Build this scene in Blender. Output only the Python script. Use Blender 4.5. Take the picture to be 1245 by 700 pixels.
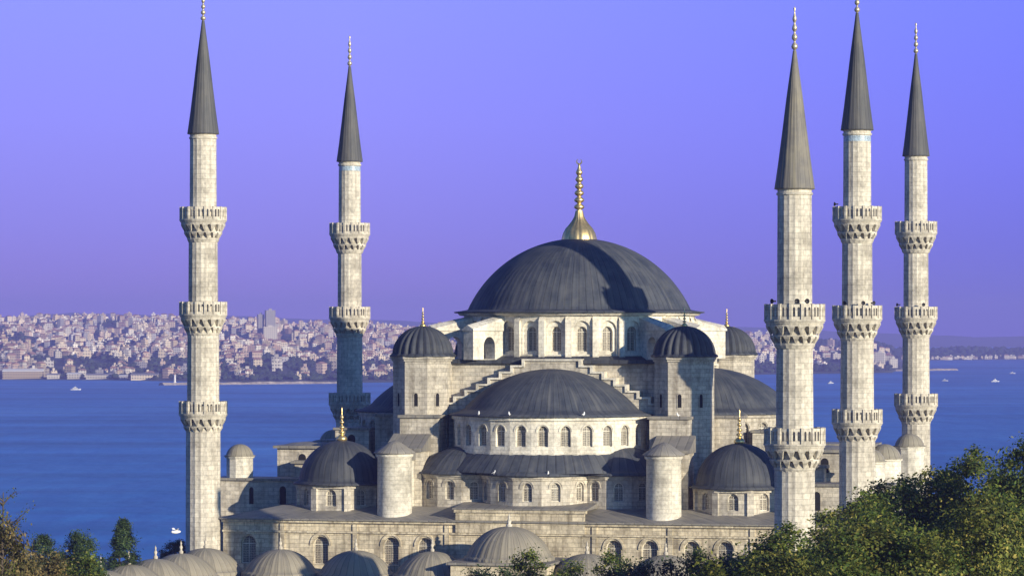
import bpy, bmesh, math, random
from mathutils import Vector, Matrix
from mathutils.geometry import tessellate_polygon

for o in list(bpy.data.objects):
    bpy.data.objects.remove(o)
SC = bpy.context.scene
COL = SC.collection
PI = math.pi
rad = math.radians
RND = random.Random(7)

# ------------------------------------------------------------------ camera
F = 4100.0            # focal length in pixels of the 1245-wide photograph
CAMZ = 27.5
cam_d = bpy.data.cameras.new('camera')
cam = bpy.data.objects.new('camera', cam_d)
COL.objects.link(cam)
cam.location = (0, 0, CAMZ)
cam.rotation_euler = (rad(90), 0, 0)
cam_d.sensor_width = 36
cam_d.lens = 36 * F / 1245.0
cam_d.shift_y = 50 / 1245.0
cam_d.clip_start = 1
cam_d.clip_end = 80000
SC.camera = cam

# ------------------------------------------------------------------ light
SUN_AZ, SUN_EL = 41.5, 13.4          # to the right of straight-behind, above the horizon
world = bpy.data.worlds.new('World')
SC.world = world
world.use_nodes = True


def nd(nt, t, x=0, y=0, **kw):
    n = nt.nodes.new(t)
    n.location = (x, y)
    for k, v in kw.items():
        setattr(n, k, v)
    return n


def srgb(r, g, b):
    f = lambda c: (c / 255 / 12.92) if c <= 10 else ((c / 255 + .055) / 1.055) ** 2.4
    return (f(r), f(g), f(b), 1)


def build_world():
    nt = world.node_tree
    nt.nodes.clear()
    out = nd(nt, 'ShaderNodeOutputWorld')
    bg = nd(nt, 'ShaderNodeBackground')
    sky = nd(nt, 'ShaderNodeTexSky')
    sky.sky_type = 'NISHITA'
    sky.sun_disc = False
    sky.sun_elevation = rad(SUN_EL)
    sky.sun_rotation = rad(180 - SUN_AZ)
    sky.air_density = 1.0
    sky.dust_density = 1.0
    tc = nd(nt, 'ShaderNodeTexCoord')
    sep = nd(nt, 'ShaderNodeSeparateXYZ')
    nt.links.new(tc.outputs['Generated'], sep.inputs[0])
    mr = nd(nt, 'ShaderNodeMapRange')
    mr.inputs['From Min'].default_value = 0.0
    mr.inputs['From Max'].default_value = 0.1
    nt.links.new(sep.outputs['Z'], mr.inputs['Value'])
    rampL = nd(nt, 'ShaderNodeValToRGB')
    rampR = nd(nt, 'ShaderNodeValToRGB')

    def setr(r, stops):
        e = r.color_ramp.elements
        while len(e) < len(stops):
            e.new(0.5)
        for i, (p, c) in enumerate(stops):
            e[i].position = p
            e[i].color = srgb(*c)
    setr(rampL, [(0, (150, 128, 212)), (.12, (150, 132, 217)), (.3, (147, 139, 232)), (.6, (149, 148, 249)), (1, (146, 155, 255))])
    setr(rampR, [(0, (104, 96, 203)), (.15, (108, 109, 214)), (.5, (117, 121, 240)), (1, (118, 132, 252))])
    nt.links.new(mr.outputs[0], rampL.inputs[0])
    nt.links.new(mr.outputs[0], rampR.inputs[0])
    mx = nd(nt, 'ShaderNodeMapRange')
    mx.inputs['From Min'].default_value = -0.05
    mx.inputs['From Max'].default_value = 0.17
    nt.links.new(sep.outputs['X'], mx.inputs['Value'])
    mixlr = nd(nt, 'ShaderNodeMix', data_type='RGBA')
    nt.links.new(mx.outputs[0], mixlr.inputs['Factor'])
    nt.links.new(rampL.outputs[0], mixlr.inputs['A'])
    nt.links.new(rampR.outputs[0], mixlr.inputs['B'])
    # physical sky higher up
    sc = nd(nt, 'ShaderNodeMix', data_type='RGBA', blend_type='MULTIPLY')
    sc.inputs['Factor'].default_value = 1
    nt.links.new(sky.outputs[0], sc.inputs['A'])
    sc.inputs['B'].default_value = (.20, .52, 1.2, 1)
    up = nd(nt, 'ShaderNodeMapRange', interpolation_type='SMOOTHSTEP')
    up.inputs['From Min'].default_value = 0.12
    up.inputs['From Max'].default_value = 0.4
    nt.links.new(sep.outputs['Z'], up.inputs['Value'])
    # behind the viewer, towards the sun, the clear blue sky comes down to the horizon
    bk = nd(nt, 'ShaderNodeMapRange', interpolation_type='SMOOTHSTEP')
    bk.inputs['From Min'].default_value = 0.6
    bk.inputs['From Max'].default_value = -0.1
    nt.links.new(sep.outputs['Y'], bk.inputs['Value'])
    mxu = nd(nt, 'ShaderNodeMath', operation='MAXIMUM')
    nt.links.new(up.outputs[0], mxu.inputs[0])
    nt.links.new(bk.outputs[0], mxu.inputs[1])
    # the violet band is given in final radiance: divide by the background strength
    lo = nd(nt, 'ShaderNodeMix', data_type='RGBA', blend_type='MULTIPLY')
    lo.inputs['Factor'].default_value = 1
    nt.links.new(mixlr.outputs['Result'], lo.inputs['A'])
    lo.inputs['B'].default_value = (8.7, 8.7, 9.3, 1)
    fin = nd(nt, 'ShaderNodeMix', data_type='RGBA')
    nt.links.new(mxu.outputs[0], fin.inputs['Factor'])
    nt.links.new(lo.outputs['Result'], fin.inputs['A'])
    nt.links.new(sc.outputs['Result'], fin.inputs['B'])
    nt.links.new(fin.outputs['Result'], bg.inputs['Color'])
    bg.inputs['Strength'].default_value = 0.1
    nt.links.new(bg.outputs[0], out.inputs['Surface'])


build_world()

sd = bpy.data.lights.new('sun', 'SUN')
sd.energy = 5.0
sd.angle = rad(0.5)
sd.color = (1.0, 0.89, 0.68)
sun = bpy.data.objects.new('sun', sd)
COL.objects.link(sun)
sv = Vector((math.sin(rad(SUN_AZ)) * math.cos(rad(SUN_EL)), -math.cos(rad(SUN_AZ)) * math.cos(rad(SUN_EL)), math.sin(rad(SUN_EL))))
sun.rotation_euler = sv.to_track_quat('Z', 'Y').to_euler()
sun.location = (200, -300, 200)

SC.view_settings.view_transform = 'Standard'
SC.view_settings.look = 'None'
SC.view_settings.exposure = 0.3
SC.view_settings.gamma = 1
SC.view_settings.use_curve_mapping = False

SEAZ = -30.0
GROUND = -6.0


def at(px, py=None, Y=None, z=None):
    """pixel of the photograph + a real distance -> a point"""
    if Y is None:
        Y = F * (z - CAMZ) / (400 - py)
    X = (px - 622.5) / F * Y
    if z is None:
        z = CAMZ + (400 - py) / F * Y
    return Vector((X, Y, z))


# ------------------------------------------------------------------ materials
def newmat(name):
    m = bpy.data.materials.new(name)
    m.use_nodes = True
    nt = m.node_tree
    b = nt.nodes['Principled BSDF']
    return m, nt, b


def ramp(nt, stops):
    r = nd(nt, 'ShaderNodeValToRGB')
    e = r.color_ramp.elements
    while len(e) < len(stops):
        e.new(0.5)
    for i, (p, c) in enumerate(stops):
        e[i].position = p
        e[i].color = (c, c, c, 1) if isinstance(c, (int, float)) else (tuple(c) + (1,))[:4]
    return r


def uvscaled(nt, sx, sy, src='UV'):
    tc = nd(nt, 'ShaderNodeTexCoord')
    mp = nd(nt, 'ShaderNodeMapping')
    mp.inputs['Scale'].default_value = (sx, sy, 1 if src == 'UV' else sx)
    nt.links.new(tc.outputs[src], mp.inputs[0])
    return mp.outputs[0]


def mixc(nt, a, b, f, mode='MIX'):
    m = nd(nt, 'ShaderNodeMix', data_type='RGBA', blend_type=mode)
    for s, v in (('A', a), ('B', b), ('Factor', f)):
        if hasattr(v, 'is_linked') or hasattr(v, 'links'):
            nt.links.new(v, m.inputs[s])
        else:
            m.inputs[s].default_value = v if s == 'Factor' else tuple(v) + ((1,) if len(v) == 3 else ())
    return m.outputs['Result']


def stone(name, c1, c2, mortar=.72, cw=1.1, ch=.45, dirt=.55, stain=(.16, .13, .09)):
    m, nt, b = newmat(name)
    br = nd(nt, 'ShaderNodeTexBrick')
    br.offset = .5
    br.inputs['Scale'].default_value = 1
    br.inputs['Brick Width'].default_value = cw
    br.inputs['Row Height'].default_value = ch
    br.inputs['Mortar Size'].default_value = .035
    br.inputs['Mortar Smooth'].default_value = .4
    br.inputs['Color1'].default_value = tuple(c1) + (1,)
    br.inputs['Color2'].default_value = tuple(c2) + (1,)
    br.inputs['Mortar'].default_value = tuple(c * mortar for c in c1) + (1,)
    nt.links.new(uvscaled(nt, 1, 1), br.inputs['Vector'])
    n1 = nd(nt, 'ShaderNodeTexNoise')
    n1.inputs['Scale'].default_value = .35
    n1.inputs['Detail'].default_value = 8
    n1.inputs['Roughness'].default_value = .65
    tco = nd(nt, 'ShaderNodeTexCoord')
    nt.links.new(tco.outputs['Object'], n1.inputs['Vector'])
    r1 = ramp(nt, [(.34, .5), (.5, .95), (.66, 1.15)])
    nt.links.new(n1.outputs['Fac'], r1.inputs[0])
    col = mixc(nt, br.outputs['Color'], r1.outputs[0], .8, 'MULTIPLY')
    # rain streaks: long in z, narrow across
    n2 = nd(nt, 'ShaderNodeTexNoise')
    n2.inputs['Scale'].default_value = 1
    n2.inputs['Detail'].default_value = 6
    n2.inputs['Roughness'].default_value = .6
    nt.links.new(uvscaled(nt, 1.6, .16), n2.inputs['Vector'])
    r2 = ramp(nt, [(.47, 0.0), (.72, 1.0)])
    nt.links.new(n2.outputs['Fac'], r2.inputs[0])
    md = nd(nt, 'ShaderNodeMath', operation='MULTIPLY')
    nt.links.new(r2.outputs[0], md.inputs[0])
    md.inputs[1].default_value = dirt
    col = mixc(nt, col, stain, md.outputs[0])
    # fine pitting
    n3 = nd(nt, 'ShaderNodeTexNoise')
    n3.inputs['Scale'].default_value = 3.2
    n3.inputs['Detail'].default_value = 5
    nt.links.new(tco.outputs['Object'], n3.inputs['Vector'])
    r3 = ramp(nt, [(.35, .72), (.55, 1.0), (.75, 1.1)])
    nt.links.new(n3.outputs['Fac'], r3.inputs[0])
    col = mixc(nt, col, r3.outputs[0], .7, 'MULTIPLY')
    nt.links.new(col, b.inputs['Base Color'])
    b.inputs['Roughness'].default_value = .9
    b.inputs['Specular IOR Level'].default_value = .15
    bp = nd(nt, 'ShaderNodeBump')
    bp.inputs['Strength'].default_value = .5
    bp.inputs['Distance'].default_value = .06
    nt.links.new(n3.outputs['Fac'], bp.inputs['Height'])
    nt.links.new(bp.outputs[0], b.inputs['Normal'])
    return m


def lead(name, c1, c2, seam=.6, patina=(.2, .19, .17), pat=.35, rough=.55):
    """lead sheets: UV u counts panels, v is metres along the slope"""
    m, nt, b = newmat(name)
    tc = nd(nt, 'ShaderNodeTexCoord')
    sep = nd(nt, 'ShaderNodeSeparateXYZ')
    nt.links.new(tc.outputs['UV'], sep.inputs[0])
    fl = nd(nt, 'ShaderNodeMath', operation='FLOOR')
    nt.links.new(sep.outputs['X'], fl.inputs[0])
    # stagger sheet joints between neighbouring strips
    wn0 = nd(nt, 'ShaderNodeTexWhiteNoise', noise_dimensions='1D')
    nt.links.new(fl.outputs[0], wn0.inputs['W'])
    ad = nd(nt, 'ShaderNodeMath', operation='MULTIPLY_ADD')
    nt.links.new(sep.outputs['Y'], ad.inputs[0])
    ad.inputs[1].default_value = .45
    nt.links.new(wn0.outputs['Value'], ad.inputs[2])
    fv = nd(nt, 'ShaderNodeMath', operation='FLOOR')
    nt.links.new(ad.outputs[0], fv.inputs[0])
    cb = nd(nt, 'ShaderNodeCombineXYZ')
    nt.links.new(fl.outputs[0], cb.inputs[0])
    nt.links.new(fv.outputs[0], cb.inputs[1])
    wn = nd(nt, 'ShaderNodeTexWhiteNoise', noise_dimensions='2D')
    nt.links.new(cb.outputs[0], wn.inputs['Vector'])
    col = mixc(nt, c1, c2, wn.outputs['Value'])
    # seam line
    fr = nd(nt, 'ShaderNodeMath', operation='FRACT')
    nt.links.new(sep.outputs['X'], fr.inputs[0])
    rs = ramp(nt, [(0.0, seam), (.16, 1.0), (.8, 1.0), (.92, 1.25), (1.0, seam)])
    nt.links.new(fr.outputs[0], rs.inputs[0])
    col = mixc(nt, col, rs.outputs[0], 1.0, 'MULTIPLY')
    n1 = nd(nt, 'ShaderNodeTexNoise')
    n1.inputs['Scale'].default_value = .5
    n1.inputs['Detail'].default_value = 7
    n1.inputs['Roughness'].default_value = .65
    nt.links.new(tc.outputs['Object'], n1.inputs['Vector'])
    r1 = ramp(nt, [(.4, 0.0), (.75, 1.0)])
    nt.links.new(n1.outputs['Fac'], r1.inputs[0])
    md = nd(nt, 'ShaderNodeMath', operation='MULTIPLY')
    nt.links.new(r1.outputs[0], md.inputs[0])
    md.inputs[1].default_value = pat
    col = mixc(nt, col, patina, md.outputs[0])
    # pale oxide runs down the slope
    n2 = nd(nt, 'ShaderNodeTexNoise')
    n2.inputs['Scale'].default_value = 1
    n2.inputs['Detail'].default_value = 5
    nt.links.new(uvscaled(nt, 1.1, .14), n2.inputs['Vector'])
    r2 = ramp(nt, [(.52, 0.0), (.74, 1.0)])
    nt.links.new(n2.outputs['Fac'], r2.inputs[0])
    md2 = nd(nt, 'ShaderNodeMath', operation='MULTIPLY')
    nt.links.new(r2.outputs[0], md2.inputs[0])
    md2.inputs[1].default_value = pat * 1.3
    col = mixc(nt, col, patina, md2.outputs[0])
    nt.links.new(col, b.inputs['Base Color'])
    b.inputs['Roughness'].default_value = rough
    b.inputs['Specular IOR Level'].default_value = .2
    return m


def plain(name, c, rough=.6, metal=0, spec=.3, noise=0, scale=2.0):
    m, nt, b = newmat(name)
    b.inputs['Base Color'].default_value = tuple(c) + (1,)
    b.inputs['Roughness'].default_value = rough
    b.inputs['Metallic'].default_value = metal
    b.inputs['Specular IOR Level'].default_value = spec
    if noise:
        n = nd(nt, 'ShaderNodeTexNoise')
        n.inputs['Scale'].default_value = scale
        n.inputs['Detail'].default_value = 6
        tc = nd(nt, 'ShaderNodeTexCoord')
        nt.links.new(tc.outputs['Object'], n.inputs['Vector'])
        r = ramp(nt, [(.3, 1 - noise), (.7, 1 + noise * .4)])
        nt.links.new(n.outputs['Fac'], r.inputs[0])
        nt.links.new(mixc(nt, c, r.outputs[0], 1.0, 'MULTIPLY'), b.inputs['Base Color'])
    return m


def lattice(name):
    """plaster window lattice with small dark glass roundels"""
    m, nt, b = newmat(name)
    v = nd(nt, 'ShaderNodeTexVoronoi', feature='F1')
    v.inputs['Scale'].default_value = 5.5
    v.inputs['Randomness'].default_value = .15
    nt.links.new(uvscaled(nt, 1, 1), v.inputs['Vector'])
    r = ramp(nt, [(.30, 0.0), (.42, 1.0)])
    nt.links.new(v.outputs['Distance'], r.inputs[0])
    col = mixc(nt, (.03, .032, .036), (.36, .32, .25), r.outputs[0])
    nt.links.new(col, b.inputs['Base Color'])
    b.inputs['Roughness'].default_value = .5
    return m


STONE = stone('grey_limestone', (.66, .60, .49), (.48, .44, .37), dirt=.5, mortar=.6)
MSTONE = stone('minaret_limestone', (.74, .68, .56), (.60, .55, .455), cw=.9, ch=.5, dirt=.45, mortar=.66)
PALE = stone('pale_limestone', (.82, .77, .65), (.73, .68, .57), dirt=.25, mortar=.75)
FACADE = stone('weathered_facade_limestone', (.78, .68, .49), (.56, .485, .355), dirt=.8, mortar=.55, stain=(.13, .105, .07))
WHITE = plain('whitewashed_coping', (.78, .74, .66), .8, noise=.2)
LEAD = lead('slate_lead', (.042, .051, .070), (.062, .072, .090), seam=.32, patina=(.17, .17, .165), pat=.4, rough=.65)
LEADD = lead('dark_lead', (.036, .043, .058), (.054, .061, .074), seam=.35, patina=(.14, .14, .14), pat=.35, rough=.6)
LEADP = lead('dusty_lead', (.21, .195, .155), (.29, .265, .205), seam=.38, patina=(.34, .30, .23), pat=.5)
LEADF = lead('roof_lead', (.17, .165, .155), (.25, .235, .21), seam=.5, patina=(.32, .29, .23), pat=.7)
SPIRED = lead('spire_dark_lead', (.07, .075, .08), (.10, .10, .10), seam=.5, patina=(.16, .15, .13), pat=.35)
SPIRE = lead('spire_lead', (.13, .125, .12), (.18, .17, .155), seam=.5, patina=(.30, .27, .19), pat=.6)
GOLD = plain('gilded_copper', (.90, .68, .30), .38, .9, .5, noise=.25, scale=3)
PALEMETAL = plain('pale_gilt', (.60, .52, .36), .4, .6, .5, noise=.2, scale=3)
DARK = plain('dark_opening', (.012, .012, .014), .8)
GLASS = lattice('window_lattice')
TILE = plain('blue_tile_band', (.42, .52, .60), .35, 0, .5, noise=.5, scale=6)
HORN = plain('speaker_horn_black', (.02, .02, .022), .5)


# ------------------------------------------------------------------ mesh builder
class MB:
    def __init__(self):
        self.v = []
        self.f = []
        self.m = []
        self.uv = []      # None -> automatic (metres)
        self.sm = []

    def vert(self, p):
        self.v.append(tuple(p))
        return len(self.v) - 1

    def face(self, pts, mat=0, uv=None, smooth=False):
        idx = [self.vert(p) for p in pts]
        self.f.append(idx)
        self.m.append(mat)
        self.uv.append(uv)
        self.sm.append(smooth)

    def ifaces(self, idx, mat=0, uv=None, smooth=False):
        self.f.append(list(idx))
        self.m.append(mat)
        self.uv.append(uv)
        self.sm.append(smooth)

    def box(self, x0, x1, y0, y1, z0, z1, mat=0, top=None, bottom=True):
        """top: optional four corner heights (x0y0, x1y0, x1y1, x0y1)"""
        t = top or (z1,) * 4
        a = [(x0, y0, z0), (x1, y0, z0), (x1, y1, z0), (x0, y1, z0)]
        b = [(x0, y0, t[0]), (x1, y0, t[1]), (x1, y1, t[2]), (x0, y1, t[3])]
        ia = [self.vert(p) for p in a]
        ib = [self.vert(p) for p in b]
        for i in range(4):
            j = (i + 1) % 4
            self.ifaces((ia[i], ia[j], ib[j], ib[i]), mat)
        self.ifaces(ib, mat)
        if bottom:
            self.ifaces(ia[::-1], mat)

    def lathe(self, prof, n, cx=0, cy=0, a0=0.0, a1=2 * PI, mat=0, smooth=True, ribs=0, amp=0, panels=None, capb=False, uvlead=False, rot=0):
        """prof: (r, z) from bottom to top; ribs: raised seams as geometry"""
        full = abs(a1 - a0 - 2 * PI) < 1e-6
        cnt = n if full else n + 1
        rows = []
        arc = [0]
        for i in range(1, len(prof)):
            arc.append(arc[-1] + math.hypot(prof[i][0] - prof[i - 1][0], prof[i][1] - prof[i - 1][1]))
        for (r, z) in prof:
            row = []
            if r < 1e-5:
                k = self.vert((cx, cy, z))
                row = [k] * cnt
            else:
                for i in range(cnt):
                    a = a0 + (a1 - a0) * i / n + rot
                    rr = r
                    if ribs:
                        ph = (i * ribs / n) % 1.0
                        rr = r + amp * (1 if ph < 1e-6 else 0) * min(1, r / max(p[0] for p in prof) * 2.5)
                    row.append(self.vert((cx + rr * math.cos(a), cy + rr * math.sin(a), z)))
            rows.append(row)
        P = panels or ribs or n
        for k in range(len(prof) - 1):
            A, B = rows[k], rows[k + 1]
            for i in range(n):
                j = (i + 1) % cnt if full else i + 1
                q = [A[i], A[j], B[j], B[i]]
                qq = []
                for x in q:
                    if x not in qq:
                        qq.append(x)
                if len(qq) < 3:
                    continue
                uv = None
                if uvlead:
                    u0, u1 = P * i / n * (a1 - a0) / (2 * PI), P * (i + 1) / n * (a1 - a0) / (2 * PI)
                    full_uv = {A[i]: (u0, arc[k]), A[j]: (u1, arc[k]), B[j]: (u1, arc[k + 1]), B[i]: (u0, arc[k + 1])}
                    if A[i] == A[j]:
                        full_uv[A[i]] = ((u0 + u1) / 2, arc[k])
                    if B[i] == B[j]:
                        full_uv[B[i]] = ((u0 + u1) / 2, arc[k + 1])
                    uv = [full_uv[x] for x in qq]
                self.ifaces(qq, mat, uv, smooth)
        if capb:
            if full:
                self.ifaces(rows[0][::-1], mat)
        return rows

    def prism(self, poly, z0, z1, mat=0, ztop=None):
        """poly: CCW list of (x, y)"""
        a = [self.vert((x, y, z0)) for x, y in poly]
        b = [self.vert((x, y, z1)) for x, y in poly]
        n = len(poly)
        for i in range(n):
            j = (i + 1) % n
            self.ifaces((a[i], a[j], b[j], b[i]), mat)
        self.ifaces(b, mat)
        self.ifaces(a[::-1], mat)

    def bays(self, A, B, z0, z1, ops, depth, mat=0, inner=None, mat2=None):
        """A wall face from A to B (outward side on the right of A->B), pierced by arched openings.
        ops: (s_centre, width, sill, spring) ; reveals run `depth` inward; returns placements"""
        A = Vector((A[0], A[1], 0))
        B = Vector((B[0], B[1], 0))
        L = (B - A).length
        t = (B - A) / L
        nin = Vector((-t.y, t.x, 0))     # inward (left of A->B)
        P = lambda s, z, d=0: A + t * s + nin * d + Vector((0, 0, z))
        outer = [(0, z0), (L, z0), (L, z1), (0, z1)]
        holes = [arch_pts(*o) for o in ops]
        loops = [[Vector((p[0], p[1], 0)) for p in lp] for lp in [outer] + holes]
        flat = [p for lp in [outer] + holes for p in lp]
        for tri in tessellate_polygon(loops):
            a, b, c = (flat[i] for i in tri)
            cr = (b[0] - a[0]) * (c[1] - a[1]) - (b[1] - a[1]) * (c[0] - a[0])
            if abs(cr) < 1e-9:
                continue
            if cr < 0:
                b, c = c, b
            self.face([P(*a), P(*b), P(*c)], mat)
        for lp in holes:
            n = len(lp)
            for i in range(n):
                a, b = lp[i], lp[(i + 1) % n]
                self.face([P(*a), P(*a, depth), P(*b, depth), P(*b)], mat if mat2 is None else mat2)
        return P

    def build(self, name, mats, parent=None, loc=None):
        me = bpy.data.meshes.new(name)
        me.from_pydata(self.v, [], self.f)
        for m in (mats if isinstance(mats, (list, tuple)) else [mats]):
            me.materials.append(m)
        me.polygons.foreach_set('material_index', self.m)
        me.polygons.foreach_set('use_smooth', self.sm)
        uvl = me.uv_layers.new(name='UVMap').data
        for p in me.polygons:
            uv = self.uv[p.index]
            if uv is None:
                n = p.normal
                if abs(n.z) > .8:
                    for k, li in enumerate(p.loop_indices):
                        c = me.vertices[me.loops[li].vertex_index].co
                        uvl[li].uv = (c.x, c.y)
                else:
                    h = Vector((n.x, n.y, 0)).normalized()
                    tt = Vector((-h.y, h.x, 0))
                    off = math.atan2(h.y, h.x) * abs(p.center.dot(h)) if True else 0
                    for li in p.loop_indices:
                        c = me.vertices[me.loops[li].vertex_index].co
                        uvl[li].uv = (c.dot(tt) + off, c.z)
            else:
                for k, li in enumerate(p.loop_indices):
                    uvl[li].uv = uv[k]
        ob = bpy.data.objects.new(name, me)
        COL.objects.link(ob)
        if parent:
            ob.parent = parent
        if loc:
            ob.location = loc
        return ob


def arch_pts(sc, w, sill, spring, k=7):
    """closed loop of a slightly pointed arch opening"""
    h = w / 2
    pts = [(sc - h, sill), (sc + h, sill), (sc + h, spring)]
    for i in range(1, 2 * k):
        a = PI * i / (2 * k)
        pts.append((sc + h * math.cos(a), spring + h * 1.12 * math.sin(a)))
    pts.append((sc - h, spring))
    return pts


def tag(o, label=None, cat=None, group=None, kind=None):
    if label:
        o['label'] = label
    if cat:
        o['category'] = cat
    if group:
        o['group'] = group
    if kind:
        o['kind'] = kind
    return o


def empty(name, loc=(0, 0, 0), rz=0):
    e = bpy.data.objects.new(name, None)
    e.location = loc
    e.rotation_euler = (0, 0, rz)
    e.empty_display_size = 2
    COL.objects.link(e)
    return e


def copy_tree(o, parent=None):
    c = o.copy()
    COL.objects.link(c)
    if parent:
        c.parent = parent
    for ch in list(o.children):
        copy_tree(ch, c)
    return c


def window_part(parent, P, op, inset, mat=GLASS, frame=True):
    """a window set into an opening: lattice pane and a thin raised surround"""
    sc, w, sill, spring = op
    mb = MB()
    lp = arch_pts(sc, w + .06, sill - .03, spring)
    pts = [P(s, z, inset) for s, z in lp]
    mb.face(pts, 0, [(s, z) for s, z in lp])
    if frame:
        a = arch_pts(sc, w, sill, spring)
        b = arch_pts(sc, w - .16, sill + .08, spring)
        n = len(a)
        for i in range(n):
            j = (i + 1) % n
            mb.face([P(*a[i], inset - .06), P(*a[j], inset - .06), P(*b[j], inset - .06), P(*b[i], inset - .06)], 1)
            mb.face([P(*b[i], inset - .06), P(*b[j], inset - .06), P(*b[j], inset), P(*b[i], inset)], 1)
        mb.face([P(sc - .03, sill, inset - .04), P(sc + .03, sill, inset - .04), P(sc + .03, spring + w * .5, inset - .04), P(sc - .03, spring + w * .5, inset - .04)], 1)
        mb.face([P(sc - w / 2, spring, inset - .035), P(sc + w / 2, spring, inset - .035), P(sc + w / 2, spring + .07, inset - .035), P(sc - w / 2, spring + .07, inset - .035)], 1)
    return mb.build('window', [mat, PALE], parent)


def cap_profile(r, z0, z1, k=14, rb=None):
    """spherical cap from radius r at z0 to apex z1"""
    h = z1 - z0
    R = (r * r + h * h) / (2 * h)
    zc = z1 - R
    a0 = math.asin(min(1, r / R)) if h <= r else PI - math.asin(min(1, r / R))
    return [(R * math.sin(a0 * (1 - i / k)), zc + R * math.cos(a0 * (1 - i / k))) for i in range(k)] + [(0, z1)]


def finial_profile(z, h, r):
    """stacked bulbs tapering to a point"""
    p = [(r * .55, z), (r, z + h * .06), (r * .9, z + h * .12), (r * .35, z + h * .2)]
    zz = z + h * .2
    for k, s in enumerate((.62, .52, .44, .36)):
        hh = h * .13
        rr = r * s
        p += [(r * .16, zz + hh * .1), (rr * .8, zz + hh * .3), (rr, zz + hh * .5), (rr * .8, zz + hh * .72), (r * .16, zz + hh * .95)]
        zz += hh * 1.05
    p += [(r * .1, zz + h * .05), (r * .16, z + h * .9), (r * .06, z + h * .94), (0, z + h)]
    return p


# ------------------------------------------------------------------ layout of the mosque
TH = 0.221                     # the facade is turned so that its right end is nearer
CU = Vector((math.cos(TH), -math.sin(TH), 0))
CV = Vector((math.sin(TH), math.cos(TH), 0))
CEN = Vector((7.6, 381.3, 0))


def loc(u, v, z=0):
    return CEN + CU * u + CV * v + Vector((0, 0, z))


mosque = empty('mosque', (CEN.x, CEN.y, GROUND), -TH)
tag(mosque, 'great stone mosque with a slate grey main dome and cascading half domes', 'mosque')
base = empty  # readability


class ZB(MB):
    """mesh builder in mosque coordinates: z given as height above datum, stored relative to the root"""
    def build(self, name, mats, parent=None, loc=None):
        if parent is not None:
            self.v = [(x, y, z - GROUND) for x, y, z in self.v]
        return MB.build(self, name, mats, parent, loc)


def win(parent, P, op, inset, mat=GLASS):
    return window_part(parent, lambda s, z, d=0: P(s, z, d) - Vector((0, 0, GROUND)), op, inset, mat)


def rotk(k):
    c, s = round(math.cos(k * PI / 2)), round(math.sin(k * PI / 2))
    return lambda x, y: (c * x - s * y, s * x + c * y)


def ring_poly(r, n, rot=0, cx=0, cy=0):
    return [(cx + r * math.cos(2 * PI * i / n + rot), cy + r * math.sin(2 * PI * i / n + rot)) for i in range(n)]


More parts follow.
